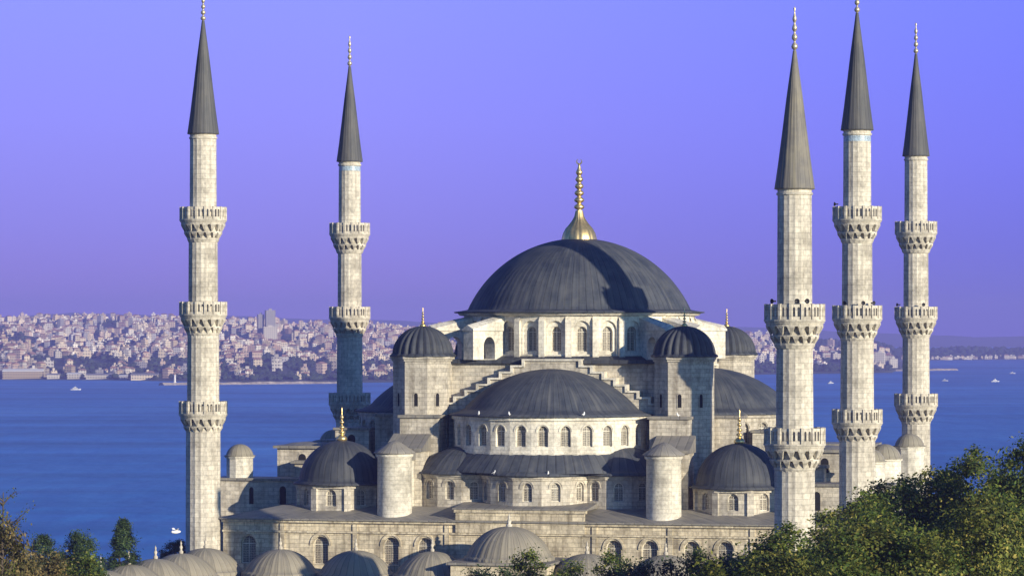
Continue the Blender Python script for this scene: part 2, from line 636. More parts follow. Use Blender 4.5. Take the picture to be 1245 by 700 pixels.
# --- main drum, dome and its base block
def build_main():
    N = 28
    R = 13.05
    Z0, Z1 = 24.4, 29.3
    pts = ring_poly(R, N, PI / N)
    drum = None
    mb = ZB()
    winlist = []
    for i in range(N):
        A, B = pts[i], pts[(i + 1) % N]
        L = math.hypot(B[0] - A[0], B[1] - A[1])
        P1 = mb.bays(A, B, Z0, Z1, [(L / 2, 1.9, 24.75, 27.35)], .32)
        nin = Vector((-(B[1] - A[1]), B[0] - A[0], 0)) / L * .32
        A2 = (A[0] + nin.x, A[1] + nin.y)
        B2 = (B[0] + nin.x, B[1] + nin.y)
        op = (L / 2, 1.15, 25.05, 27.15)
        P2 = mb.bays(A2, B2, Z0, Z1 - .2, [op], .45)
        m = ((A[0] + B[0]) / 2, (A[1] + B[1]) / 2)
        winlist.append((P2, op, m))
        # pilaster on the corner
        d = Vector((A[0], A[1], 0)).normalized()
        t = Vector((-d.y, d.x, 0))
        c = d * (R - .15)
        w = .34
        q = [c - t * w, c + d * .5 - t * w, c + d * .5 + t * w, c + t * w]
        q = [(p.x, p.y) for p in q]
        mb.prism(q, Z0, 28.4)
        # sloped pilaster head
        mb.face([(*q[1], 28.4), (*q[2], 28.4), (*q[3], 29.1), (*q[0], 29.1)])
    # cornice
    mb.lathe([(13.0, 28.95), (13.5, 29.02), (13.7, 29.2), (13.7, 29.3), (13.0, 29.32)], 84, smooth=False)
    drum = mb.build('drum', PALE, mosque)
    for P2, op, m in winlist:
        wd = -TH
        yy = m[1] * math.cos(wd) + m[0] * math.sin(wd)   # world-facing check
        if yy < 6:
            win(drum, P2, op, .4)
    # dome
    mb = ZB()
    prof = [(13.75, 29.28), (14.1, 29.32), (14.1, 29.44), (13.3, 29.54), (12.66, 29.66)] + cap_profile(12.55, 29.7, 37.75, 26)
    mb.lathe(prof, 96 * 3, ribs=96, amp=.055, uvlead=True)
    dome = mb.build('main_dome', LEAD, mosque)
    # gilded cupola and spindle
    mb = ZB()
    mb.lathe([(1.95, 37.35), (1.9, 37.8), (1.75, 38.3), (1.45, 38.85), (1.05, 39.3), (.72, 39.75), (.5, 40.2), (.36, 40.9)], 48, ribs=16, amp=.12)
    z = 40.9
    pr = [(.36, z)]
    for k, s in enumerate((.62, .60, .56, .52, .46, .4)):
        hh = .78
        pr += [(.22, z + .05), (s * .85, z + hh * .3), (s, z + hh * .5), (s * .85, z + hh * .7), (.22, z + hh)]
        z += hh
    pr += [(.14, z + .3), (.1, z + .6), (0, z + .65)]
    mb.lathe(pr, 16)
    # crescent
    for i in range(10):
        a0 = PI * .15 + (PI * 1.7) * i / 10 + PI / 2
        a1 = PI * .15 + (PI * 1.7) * (i + 1) / 10 + PI / 2
        r0, r1 = .42, .42
        w0 = .1 * math.sin(PI * i / 10) + .02
        w1 = .1 * math.sin(PI * (i + 1) / 10) + .02
        zc = z + 1.0
        for yy in (-.05, .05):
            pass
        a = lambda r, an, yy: (.7 * r * math.cos(an), yy, zc - .15 + .7 * r * math.sin(an))
        f4 = [a(r0 - w0, a0, -.05), a(r0 + w0, a0, -.05), a(r1 + w1, a1, -.05), a(r1 - w1, a1, -.05)]
        b4 = [(p[0], .05, p[2]) for p in f4]
        mb.face(f4)
        mb.face(b4[::-1])
        mb.face([f4[1], b4[1], b4[2], f4[2]])
        mb.face([f4[0], f4[3], b4[3], b4[0]])
    mb.build('finial', GOLD, dome)
    # square base block with lead skirt round the drum
    mb = ZB()
    mb.box(-13.6, 13.6, -13.6, 13.6, 8.5, 23.75)
    bl = mb.build('dome_base', STONE, mosque)
    mb = ZB()
    mb.box(-14.15, 14.15, -14.15, 14.15, 23.75, 24.15)
    mb.lathe([(14.1, 24.15), (13.2, 24.55)], 56, uvlead=True)
    mb.build('lead_roof', LEADD, bl)
    # flying buttresses towards the corner towers: a pierced wall with a sloping top
    if True:
        for deg in (238, 212, -44, -30, 32, 58, 122, 148):
            a = rad(deg)
            d = Vector((math.cos(a), math.sin(a), 0))
            t = Vector((-d.y, d.x, 0))
            r0, r1, w = 12.9, 17.6, .75
            mb = ZB()
            for sgn in (1, -1):
                pA, pB = (d * r0 + t * w * -sgn, d * r1 + t * w * -sgn) if sgn > 0 else (d * r1 + t * w, d * r0 + t * w)
                mb.bays((pA.x, pA.y), (pB.x, pB.y), 24.15, 27.3, [(2.2 if sgn > 0 else r1 - r0 - 2.2, 1.7, 24.2, 25.7)], 2 * w if sgn > 0 else .01)
            e = [d * r1 - t * w, d * r1 + t * w]
            mb.face([(e[0].x, e[0].y, 24.15), (e[1].x, e[1].y, 24.15), (e[1].x, e[1].y, 27.3), (e[0].x, e[0].y, 27.3)])
            fb = mb.build('flying_buttress', PALE, mosque)
            mb = ZB()
            W = w + .15
            c = [d * r0 - t * W, d * (r1 + .15) - t * W, d * (r1 + .15) + t * W, d * r0 + t * W]
            lo = [(p.x, p.y, 27.3) for p in c]
            hi = [(c[0].x, c[0].y, 28.75), (c[1].x, c[1].y, 27.5), (c[2].x, c[2].y, 27.5), (c[3].x, c[3].y, 28.75)]
            ridge = [(d.x * r0, d.y * r0, 29.0), (d.x * (r1 + .15), d.y * (r1 + .15), 27.95)]
            mb.face([lo[0], lo[1], hi[1], hi[0]])
            mb.face([lo[2], lo[3], hi[3], hi[2]])
            mb.face([lo[1], lo[2], hi[2], ridge[1], hi[1]])
            mb.face([hi[0], hi[1], ridge[1], ridge[0]])
            mb.face([hi[3], ridge[0], ridge[1], hi[2]])
            mb.face(lo[::-1])
            mb.build('coping', PALE, fb)


build_main()


# --- corner towers
def build_towers():
    proto = None
    for (sx, sy) in ((-1, -1), (1, -1), (1, 1), (-1, 1)):
        a = 14.55
        if proto is None:
            mb = ZB()
            r = 3.3
            mb.prism(ring_poly(r, 8, PI / 8), 8.2, 24.0)
            mb.prism(ring_poly(r + .18, 8, PI / 8), 24.0, 24.25)
            mb.prism(ring_poly(r + .34, 8, PI / 8), 24.25, 24.5)
            tw = mb.build('corner_tower', STONE, mosque)
            mb = ZB()
            prof = [(3.62, 24.5), (3.66, 24.62), (3.3, 24.8)] + cap_profile(3.22, 24.85, 27.85, 12)
            N = 24
            n = N * 4
            rows = mb.lathe(prof, n, uvlead=True, panels=N)
            # gadroons
            for row in rows[2:-2]:
                for i, vi in enumerate(row):
                    x, y, z = mb.v[vi]
                    ph = (i % 4) / 4
                    f = 1 + .055 * (abs(math.sin(PI * ph)) - .5) * 2
                    mb.v[vi] = (x * f, y * f, z)
            dm = mb.build('dome', LEADD, tw)
            mb = ZB()
            mb.lathe(finial_profile(27.7, 2.3, .36), 14)
            mb.build('finial', GOLD, dm)
            # slit window on the two outer facets
            for k in (4, 5, 6, 7):
                an = 2 * PI * k / 8
                d = Vector((math.cos(an), math.sin(an), 0))
                t = Vector((-d.y, d.x, 0))
                ap = r * math.cos(PI / 8)
                A = d * (ap + .06) - t * .5
                B = d * (ap + .06) + t * .5
                mb = ZB()
                Pp = lambda s, z, dd=0, A=A, t=t, d=d: A + t * s - d * dd + Vector((0, 0, z))
                lp = arch_pts(.5, .42, 19.1, 20.3)
                mb.face([Pp(s, z, .05) for s, z in lp], 0)
                o1 = arch_pts(.5, .62, 19.0, 20.3)
                nn = len(lp)
                for i in range(nn):
                    j = (i + 1) % nn
                    mb.face([Pp(*o1[i]), Pp(*o1[j]), Pp(*lp[j]), Pp(*lp[i])], 1)
                    mb.face([Pp(*o1[j]), Pp(*o1[i]), Pp(*o1[i], .1), Pp(*o1[j], .1)], 1)
                mb.build('slit_window', [DARK, STONE], tw)
            proto = tw
        else:
            tw = copy_tree(proto, mosque)
        tw.location = (sx * a, sy * a, 0)


build_towers()


# --- the four half domes with their windowed walls and stepped gables
def build_side(k, windows, apses, gable=True):
    Rk = rotk(k)
    T = lambda x, y: Rk(x, y)
    CY = -14.5
    rw = 10.8
    nb = 14
    # windowed wall under the half dome
    mb = ZB()
    ang = [PI + PI * i / nb for i in range(nb + 1)]
    pts = [(rw * math.cos(a), CY + rw * math.sin(a)) for a in ang]
    wins = []
    for i in range(nb):
        A, B = T(*pts[i]), T(*pts[i + 1])
        L = math.hypot(A[0] - B[0], A[1] - B[1])
        op = (L / 2, 1.12, 15.05, 16.65)
        P = mb.bays(A, B, 14.2, 18.15, [op], .42)
        wins.append((P, op, i))
        # slim outer hood moulding
        a = arch_pts(L / 2, 1.5, 14.95, 16.65)
        b = arch_pts(L / 2, 1.3, 14.95, 16.65)
        for q in range(2, len(a) - 1):
            j = q + 1
            mb.face([P(*a[q], -.07), P(*a[j], -.07), P(*b[j], -.07), P(*b[q], -.07)])
            mb.face([P(*a[q], 0), P(*a[j], 0), P(*a[j], -.07), P(*a[q], -.07)])
    for rr0, z0, z1 in ((rw + .22, 17.8, 18.15), (rw + .12, 14.15, 14.45)):
        for i in range(nb):
            a0, a1 = ang[i], ang[i + 1]
            p = [(rw * .97 * math.cos(a0), CY + rw * .97 * math.sin(a0)), (rr0 * math.cos(a0), CY + rr0 * math.sin(a0)),
                 (rr0 * math.cos(a1), CY + rr0 * math.sin(a1)), (rw * .97 * math.cos(a1), CY + rw * .97 * math.sin(a1))]
            mb.prism([T(*q) for q in p], z0, z1)
    wall = mb.build('half_dome_wall', PALE if k == 0 else STONE, mosque)
    for P, op, i in wins:
        if i in windows:
            win(wall, P, op, .36)
    # lead half dome
    mb = ZB()
    prof = [(10.9, 18.14), (11.25, 18.16), (11.25, 18.3), (10.4, 18.5)] + [(9.75, 18.8)] + cap_profile(9.6, 18.85, 23.2, 18)
    c = T(0, CY)
    mb.lathe(prof, 44 * 3, c[0], c[1], PI + k * PI / 2, 2 * PI + k * PI / 2, ribs=44, amp=.05, panels=88, uvlead=True)
    mb.build('half_dome', LEAD, mosque)
    mb = ZB()
    mb.lathe([(13.0, 12.3), (12.9, 12.5), (11.8, 13.5), (10.75, 14.3)], 40 * 3, c[0], c[1], PI + k * PI / 2, 2 * PI + k * PI / 2, ribs=40, amp=.05, panels=80, uvlead=True)
    mb.build('lead_skirt', LEAD, mosque)
    if gable:
        # stepped gable that frames the half dome
        def stp(extra, y0, y1, dz=0.0):
            n = 8
            for i in range(n):
                hw = 3.2 + 1.28 * i + extra
                zt = 24.05 - .68 * i + dz
                lo = 14 if extra == 0 else zt - .98
                hin = 0 if i == 0 else 3.2 + 1.28 * (i - 1) + extra
                for sg in ((-1, 1) if i else (1,)):
                    if i == 0:
                        xs = (-hw, hw)
                    else:
                        xs = (hin, hw) if sg > 0 else (-hw, -hin)
                    p = [T(xs[0], y0), T(xs[1], y0), T(xs[1], y1), T(xs[0], y1)]
                    yield p, lo, zt
        mb = ZB()
        for p, lo, zt in stp(0, -14.95, -13.6):
            mb.prism(p, lo, zt)
        g = mb.build('stepped_gable', STONE, mosque)
        mb = ZB()
        for i in range(8):
            hw, zt = 3.2 + 1.28 * i, 24.05 - .68 * i
            hin = 0 if i == 0 else 3.2 + 1.28 * (i - 1)
            for sg in ((-1, 1) if i else (1,)):
                xs = (-hw - .1, hw + .1) if i == 0 else ((hin + .101, hw + .1) if sg > 0 else (-hw - .1, -hin - .101))
                mb.prism([T(xs[0], -15.2), T(xs[1], -15.2), T(xs[1], -13.5), T(xs[0], -13.5)], zt, zt + .2)
            for sg in (-1, 1):
                xs = (hw + .002, hw + .1) if sg > 0 else (-hw - .1, -hw - .002)
                mb.prism([T(xs[0], -15.2), T(xs[1], -15.2), T(xs[1], -13.5), T(xs[0], -13.5)], zt - .48, zt - .001)
                xs = (hw - .2, hw + .098) if sg > 0 else (-hw - .098, -hw + .2)
                mb.prism([T(xs[0], -15.195), T(xs[1], -15.195), T(xs[1], -14.951), T(xs[0], -14.951)], zt - .66, zt - .002)
        mb.build('coping', PALE, g)
    # lower apses
    for (ax, ay, ar, d0, nwin) in apses:
        mb = ZB()
        nbay = 7
        a0 = 3 * PI / 2 + rad(d0) - rad(100)
        span = rad(200)
        pp = [(ax + ar * math.cos(a0 + span * i / nbay), ay + ar * math.sin(a0 + span * i / nbay)) for i in range(nbay + 1)]
        wl = []
        for i in range(nbay):
            A, B = T(*pp[i]), T(*pp[i + 1])
            L = math.hypot(A[0] - B[0], A[1] - B[1])
            op = (L / 2, 1.05, 9.35, 10.75)
            P = mb.bays(A, B, 7.6, 12.0, [op], .4)
            wl.append((P, op))
            a = arch_pts(L / 2, 1.65, 9.3, 10.75)
            b = arch_pts(L / 2, 1.4, 9.3, 10.75)
            for q in range(2, len(a) - 1):
                j = q + 1
                mb.face([P(*a[q], -.08), P(*a[j], -.08), P(*b[j], -.08), P(*b[q], -.08)])
                mb.face([P(*a[q], 0), P(*a[j], 0), P(*a[j], -.08), P(*a[q], -.08)])
            # eaves moulding
            q4 = []
            for (z0, z1, ex) in ((11.6, 11.8, .15), (11.8, 12.02, .3)):
                a_, b_ = a0 + span * i / nbay, a0 + span * (i + 1) / nbay
                r2 = ar + ex
                poly = [(ax + ar * .96 * math.cos(a_), ay + ar * .96 * math.sin(a_)), (ax + r2 * math.cos(a_), ay + r2 * math.sin(a_)),
                        (ax + r2 * math.cos(b_), ay + r2 * math.sin(b_)), (ax + ar * .96 * math.cos(b_), ay + ar * .96 * math.sin(b_))]
                mb.prism([T(*q) for q in poly], z0, z1)
        aw = mb.build('apse_wall', STONE, mosque)
        for i, (P, op) in enumerate(wl):
            if 1 <= i <= nbay - 2 and nwin:
                win(aw, P, op, .34)
        mb = ZB()
        prof = [(ar + .2, 12.0), (ar + .5, 12.02), (ar + .5, 12.2), (ar, 12.45)] + cap_profile(ar - .2, 12.5, 15.0, 12)
        c = T(ax, ay)
        mb.lathe(prof, 36 * 3, c[0], c[1], ribs=36, amp=.05, panels=36, uvlead=True, rot=0)
        mb.build('apse_roof', LEAD, mosque)


FRONT_AP = [(0, -21.3, 6.3, 0, 1), (-8.3, -18.9, 5.6, -38, 1), (8.3, -18.9, 5.6, 38, 1)]
build_side(0, range(14), FRONT_AP)
build_side(1, range(0, 8), [])
build_side(2, [], [])
build_side(3, range(7, 14), [])


# --- piers, turrets, corner domes, galleries
def build_lower():
    for sx in (-1, 1):
        for sy in (-1, 1):
            # stepped pier arms that run out from the tower
            mb = ZB()
            X = lambda a, b: (min(sx * a, sx * b), max(sx * a, sx * b))
            Yv = lambda a, b: (min(sy * a, sy * b), max(sy * a, sy * b))
            mb.box(*X(11.6, 15.9), *Yv(13.7, 19.4), 8.2, 17.9)
            mb.box(*X(13.7, 20.4), *Yv(9.5, 13.0), 8.2, 17.88)
            mb.box(*X(12.6, 16.4), *Yv(19.4, 23.0), 8.2, 14.4)
            p = mb.build('pier', STONE, mosque)
            mb = ZB()
            mb.box(*X(11.4, 16.1), *Yv(13.5, 19.65), 17.9, 18.2)
            mb.box(*X(13.5, 20.65), *Yv(9.3, 13.2), 17.88, 18.17)
            lo, hi = 14.75, 16.2
            yv = Yv(19.3, 23.25)
            tp = (lo, lo, hi, hi) if sy < 0 else (hi, hi, lo, lo)
            mb.box(*X(12.4, 16.6), *yv, 14.4, 15, top=tp)
            mb.build('lead_cap', LEADF, p)
            # round buttress turret
            tx, ty = sx * 14.5, sy * 27.0
            mb = ZB()
            mb.lathe([(1.85, 7.0), (1.82, 13.9), (1.98, 14.0), (2.02, 14.3), (1.9, 14.32)], 28, tx, ty, smooth=True)
            yv = Yv(23.0, 26.6)
            mb.box(*X(13.4, 15.6), *yv, 7.5, 13.5)
            t = mb.build('turret', PALE, mosque)
            mb = ZB()
            mb.lathe([(2.05, 14.3), (2.2, 14.34), (2.2, 14.46), (1.5, 14.9), (.7, 15.45), (0, 15.75)], 16 * 3, tx, ty, ribs=16, amp=.05, panels=16, uvlead=True)
            yv = Yv(22.9, 25.6)
            tp = (13.8, 13.8, 14.5, 14.5) if sy < 0 else (14.5, 14.5, 13.8, 13.8)
            mb.box(*X(13.2, 15.8), *yv, 13.5, 14, top=tp)
            mb.build('turret_cap', LEADF, t)
            # corner dome on its octagonal drum
            cx, cy = sx * 21.7, sy * 22.0
            mb = ZB()
            oc = ring_poly(4.75, 8, PI / 8, cx, cy)
            wl = []
            for i in range(8):
                A, B = oc[i], oc[(i + 1) % 8]
                L = math.hypot(A[0] - B[0], A[1] - B[1])
                op = (L / 2, 1.15, 8.6, 9.75)
                P = mb.bays(A, B, 7.4, 10.8, [op], .4)
                wl.append((P, op, (A[1] + B[1]) / 2 - cy))
                # corner pilaster
                d = Vector((A[0] - cx, A[1] - cy, 0)).normalized()
                tt = Vector((-d.y, d.x, 0))
                c0 = Vector((cx, cy, 0)) + d * 4.55
                q = [c0 - tt * .35, c0 + d * .35 - tt * .35, c0 + d * .35 + tt * .35, c0 + tt * .35]
                mb.prism([(w.x, w.y) for w in q], 7.4, 10.5)
            mb.prism(ring_poly(5.05, 8, PI / 8, cx, cy), 10.5, 10.8)
            cd = mb.build('corner_dome_drum', STONE, mosque)
            if sy < 0:
                for P, op, yy in wl:
                    if yy < 1:
                        win(cd, P, op, .34)
            mb = ZB()
            mb.lathe([(5.2, 10.8), (5.3, 10.9), (4.75, 11.15)] + cap_profile(4.6, 11.2, 15.5, 16), 40 * 3, cx, cy, ribs=40, amp=.04, panels=40, uvlead=True)
            dm = mb.build('corner_dome', LEADD, mosque)
            mb = ZB()
            mb.lathe(finial_profile(15.35, 3.9, .62), 14, cx, cy)
            mb.build('finial', GOLD, dm)
    # hall body
    mb = ZB()
    W, D = 32.8, 29.3
    ops = [(u + W, 1.65, 2.6, 4.65) for u in (-30.0, -22.0, -14.3, -10.6, 9.6, 13.4, 17.8, 21.3, 26.5)]
    P = mb.bays((-W, -D), (W, -D), GROUND, 7.35, ops, .6, 0)
    mb.box(-W, W, -D + .9, D, GROUND, 7.3, 0)
    mb.face([(-W, -D, GROUND), (-W, -D, 7.3), (-W, -D + .9, 7.3), (-W, -D + .9, GROUND)])
    mb.face([(W, -D, GROUND), (W, -D + .9, GROUND), (W, -D + .9, 7.3), (W, -D, 7.3)])
    # string courses and raised centre
    mb.box(-W - .05, W + .05, -D - .22, -D - .002, 5.95, 6.15, 0)
    mb.box(-W - .1, W + .1, -D - .3, -D - .002, 7.0, 7.33, 0)
    mb.box(-7.2, 6.6, -D - .32, -D - .003, 6.17, 8.3, 0)
    mb.box(-7.35, 6.75, -D - .5, -D + .4, 8.3, 8.62, 0)
    # arched hood mouldings
    for o in ops:
        a = arch_pts(o[0], 2.35, o[2], o[3])
        b = arch_pts(o[0], 1.95, o[2], o[3])
        for q in range(2, len(a) - 1):
            mb.face([P(*a[q], -.12), P(*a[q + 1], -.12), P(*b[q + 1], -.12), P(*b[q], -.12)])
            mb.face([P(*a[q], 0), P(*a[q + 1], 0), P(*a[q + 1], -.12), P(*a[q], -.12)])
    # downpipe shafts / flat pilasters
    for u in (-26.2, -18.2, -8.2, 7.6, 15.6, 24.2):
        mb.box(u - .25, u + .25, -D - .16, -D - .002, 0, 6.9, 0)
    hall = mb.build('hall_wall', FACADE, mosque)
    for o in ops:
        win(hall, P, o, .5)
    # lead roof of the hall: slopes up from the eaves
    mb = ZB()

    def quad(p0, p1, p2, p3):
        L = math.dist(p0, p1)
        w = math.dist(p1, p2)
        mb.face([p0, p1, p2, p3], 0, [(0, 0), (L / .8, 0), (L / .8, w), (0, w)])
    e, h0, h1 = .55, 7.42, 8.55
    i = 5.5
    X0, X1, Y0, Y1 = -W - e, W + e, -D - e, D + e
    quad((X0, Y0, h0), (X1, Y0, h0), (X1 - i, Y0 + i, h1), (X0 + i, Y0 + i, h1))
    quad((X1, Y0, h0), (X1, Y1, h0), (X1 - i, Y1 - i, h1), (X1 - i, Y0 + i, h1))
    quad((X1, Y1, h0), (X0, Y1, h0), (X0 + i, Y1 - i, h1), (X1 - i, Y1 - i, h1))
    quad((X0, Y1, h0), (X0, Y0, h0), (X0 + i, Y0 + i, h1), (X0 + i, Y1 - i, h1))
    quad((X0 + i, Y0 + i, h1), (X1 - i, Y0 + i, h1), (X1 - i, Y1 - i, h1), (X0 + i, Y1 - i, h1))
    mb.face([(X0, Y0, h0 - .14), (X0, Y0, h0), (X0, Y1, h0), (X0, Y1, h0 - .14)][::-1])
    mb.face([(X0, Y0, h0 - .14), (X1, Y0, h0 - .14), (X1, Y0, h0), (X0, Y0, h0)])
    mb.face([(X1, Y0, h0 - .14), (X1, Y1, h0 - .14), (X1, Y1, h0), (X1, Y0, h0)])
    mb.face([(X0, Y0, h0 - .14), (X0, Y1, h0 - .14), (X1, Y1, h0 - .14), (X1, Y0, h0 - .14)])
    # saddle over the raised centre
    mb.box(-7.5, 6.9, -D - .62, -D + 6, 8.62, 8.8, 0, top=(8.75, 8.75, 9.2, 9.2))
    mb.build('hall_roof', LEADF, mosque)
    # fill below the half domes
    mb = ZB()
    mb.box(-13.3, 13.3, -17.0, -13.4, 8.0, 14.3)
    mb.box(-11, 11, 13.4, 24, 8.0, 14.3)
    mb.build('inner_wall', STONE, mosque)
    for sx in (-1, 1):
        X = lambda a, b: (min(sx * a, sx * b), max(sx * a, sx * b))
        # gallery block along the side
        mb = ZB()
        mb.box(*X(16, 29.5), -13.5, 13.5, 7.5, 12.6)
        mb.box(*X(26.4, 32.2), -11.2, -5.4, 7.5, 14.2)
        mb.box(*X(26.4, 32.2), 8.2, 14.0, 7.5, 14.2)
        # low wing wall with a slit
        xs = X(25.0, 37.2)
        mb.box(*xs, -18.4, -13.6, GROUND, 10.9)
        mb.box(*X(21.5, 25.4), -11.5, -6.8, 12.6, 16.3)
        gl = mb.build('gallery', STONE, mosque)
        mb = ZB()
        mb.box(*X(15.9, 29.9), -13.8, 13.8, 12.6, 12.9)
        mb.box(*X(26.0, 32.6), -11.6, -5.0, 14.2, 14.5)
        mb.lathe([(3.1, 14.5), (2.0, 14.75), (0, 14.9)], 24, sx * 29.3, -8.3, uvlead=True)
        mb.box(*X(26.0, 32.6), 7.8, 14.4, 14.2, 14.5)
        mb.box(*X(24.8, 37.5), -18.7, -13.85, 10.9, 11.15)
        mb.box(*X(21.3, 25.6), -11.7, -6.6, 16.3, 16.55)
        mb.build('lead_roof', LEADF, gl)
        for (ux, vv, sill, spr, w) in ((29.4, -18.4, 8.3, 9.9, .75), (33.0, -18.4, 8.3, 9.9, .5), (29.3, -11.2, 12.0, 13.1, .9), (23.5, -11.5, 14.0, 15.3, .9)):
            mb = ZB()
            Pp = lambda s, z, dd=0: Vector((sx * ux - .75 + s, vv - .05 + dd, z))
            o1 = arch_pts(.75, w + .24, sill - .1, spr)
            lp = arch_pts(.75, w, sill, spr)
            mb.face([Pp(s, z, .04) for s, z in lp], 0)
            for i_ in range(len(lp)):
                j = (i_ + 1) % len(lp)
                mb.face([Pp(*o1[i_]), Pp(*o1[j]), Pp(*lp[j]), Pp(*lp[i_])], 1)
                mb.face([Pp(*o1[j]), Pp(*o1[i_]), Pp(*o1[i_], .1), Pp(*o1[j], .1)], 1)
            mb.build('slit_window', [DARK, STONE], gl)
        # little domed stair turrets on the side wings
        for (ux, vv, z0, zt, r) in ((34.9, -16.6, 11.0, 13.3, 1.5), (35.0, 22.0, 7.0, 13.6, 1.7), (33.4, 10.0, 7.0, 12.6, 1.9), (27.0, 22.0, 7.0, 11.2, 2.2)):
            cx = sx * ux
            mb = ZB()
            mb.prism(ring_poly(r, 12, 0, cx, vv), z0, zt)
            mb.prism(ring_poly(r + .16, 12, 0, cx, vv), zt, zt + .18)
            st = mb.build('stair_turret', PALE, mosque)
            mb = ZB()
            mb.lathe([(r + .2, zt + .18), (r + .24, zt + .26)] + cap_profile(r, zt + .3, zt + .3 + r * .82, 8), 16 * 3, cx, vv, ribs=16, amp=.03, panels=16, uvlead=True)
            mb.build('turret_cap', LEADP, st)
        # outer side terrace wall
        mb = ZB()
        mb.box(*X(32.9, 36.2), -21.5, 25, GROUND, 7.0)
        mb.build('terrace', STONE, mosque)


build_lower()


# ------------------------------------------------------------------ minarets
def minaret_parts():
    """shared meshes: a balcony of nominal shaft radius"""
    N = 16
    # origin at parapet top
    par = MB()
    R = 2.5
    po = ring_poly(R, N)
    pi_ = ring_poly(R - .17, N)
    for i in range(N):
        A, B = po[i], po[(i + 1) % N]
        L = math.hypot(A[0] - B[0], A[1] - B[1])
        ops = [(L * f, .2, -1.05, -.36) for f in (.3, .7)]
        par.bays(A, B, -1.3, 0, ops, .17)
        A2, B2 = pi_[i], pi_[(i + 1) % N]
        par.bays(B2, A2, -1.3, 0, [(math.hypot(A2[0] - B2[0], A2[1] - B2[1]) * f, .19, -1.05, -.36) for f in (.3, .7)], .002)
        par.face([(*A, 0), (*B, 0), (*B2, 0), (*A2, 0)])
        d = Vector((A[0], A[1], 0)).normalized()
        t = Vector((-d.y, d.x, 0))
        c = d * (R - .2)
        q = [c - t * .11, c + d * .3 - t * .11, c + d * .3 + t * .11, c + t * .11]
        par.prism([(w.x, w.y) for w in q], -1.3, .03)
    cor = MB()
    # slab mouldings
    for r, z0, z1 in ((2.62, -1.46, -1.3), (2.54, -1.62, -1.46), (2.44, -1.76, -1.62)):
        cor.prism(ring_poly(r, 32), z0, z1)
    tiers = [(2.42, 2.08, -1.76, -2.62, 16), (2.08, 1.76, -2.62, -3.35, 16)]
    for k, (ro, ri, zt, zb, n) in enumerate(tiers):
        cor.lathe([(ri - .22, zb), (ri - .2, zt)], 32, smooth=False)
        cor.prism(ring_poly(ro + .02, 40), zt - .11, zt - .002)
        for i in range(n):
            a = 2 * PI * (i + .5 * (k % 2)) / n
            d = Vector((math.cos(a), math.sin(a), 0))
            t = Vector((-d.y, d.x, 0))
            hw = PI * ro / n * .72
            o = d * ro
            inn = d * (ri - .26)
            bot = d * (ri - .04) + Vector((0, 0, zb - .06))
            p1, p2 = o - t * hw + Vector((0, 0, zt - .11)), o + t * hw + Vector((0, 0, zt - .11))
            m1, m2 = d * (ro - .03) - t * hw * .8 + Vector((0, 0, zt - .26)), d * (ro - .03) + t * hw * .8 + Vector((0, 0, zt - .26))
            i1, i2 = inn - t * hw + Vector((0, 0, zt - .11)), inn + t * hw + Vector((0, 0, zt - .11))
            cor.face([p1, m1, m2, p2][::-1])
            cor.face([m1, bot, m2][::-1])
            cor.face([p1, i1, bot, m1][::-1])
            cor.face([p2, m2, bot, i2][::-1])
    cor.lathe([(1.62, -3.75), (1.74, -3.5), (1.78, -3.3), (1.7, -3.29)], 20, smooth=False)
    return par, cor


_par, _cor = minaret_parts()
PAR0 = _par.build('parapet', MSTONE)
COR0 = _cor.build('corbel', MSTONE)
PAR_ME, COR_ME = PAR0.data, COR0.data
bpy.data.objects.remove(PAR0)
bpy.data.objects.remove(COR0)


def speaker_mesh():
    mb = MB()
    mb.lathe([(.06, 0), (.1, .12), (.2, .3), (.34, .5), (.36, .52), (.28, .45), (0, .2)], 14)
    mb.lathe([(.0, -.18), (.12, -.16), (.12, 0), (.06, .02)], 10)
    o = mb.build('loudspeaker', HORN)
    me = o.data
    bpy.data.objects.remove(o)
    return me


SPK = speaker_mesh()


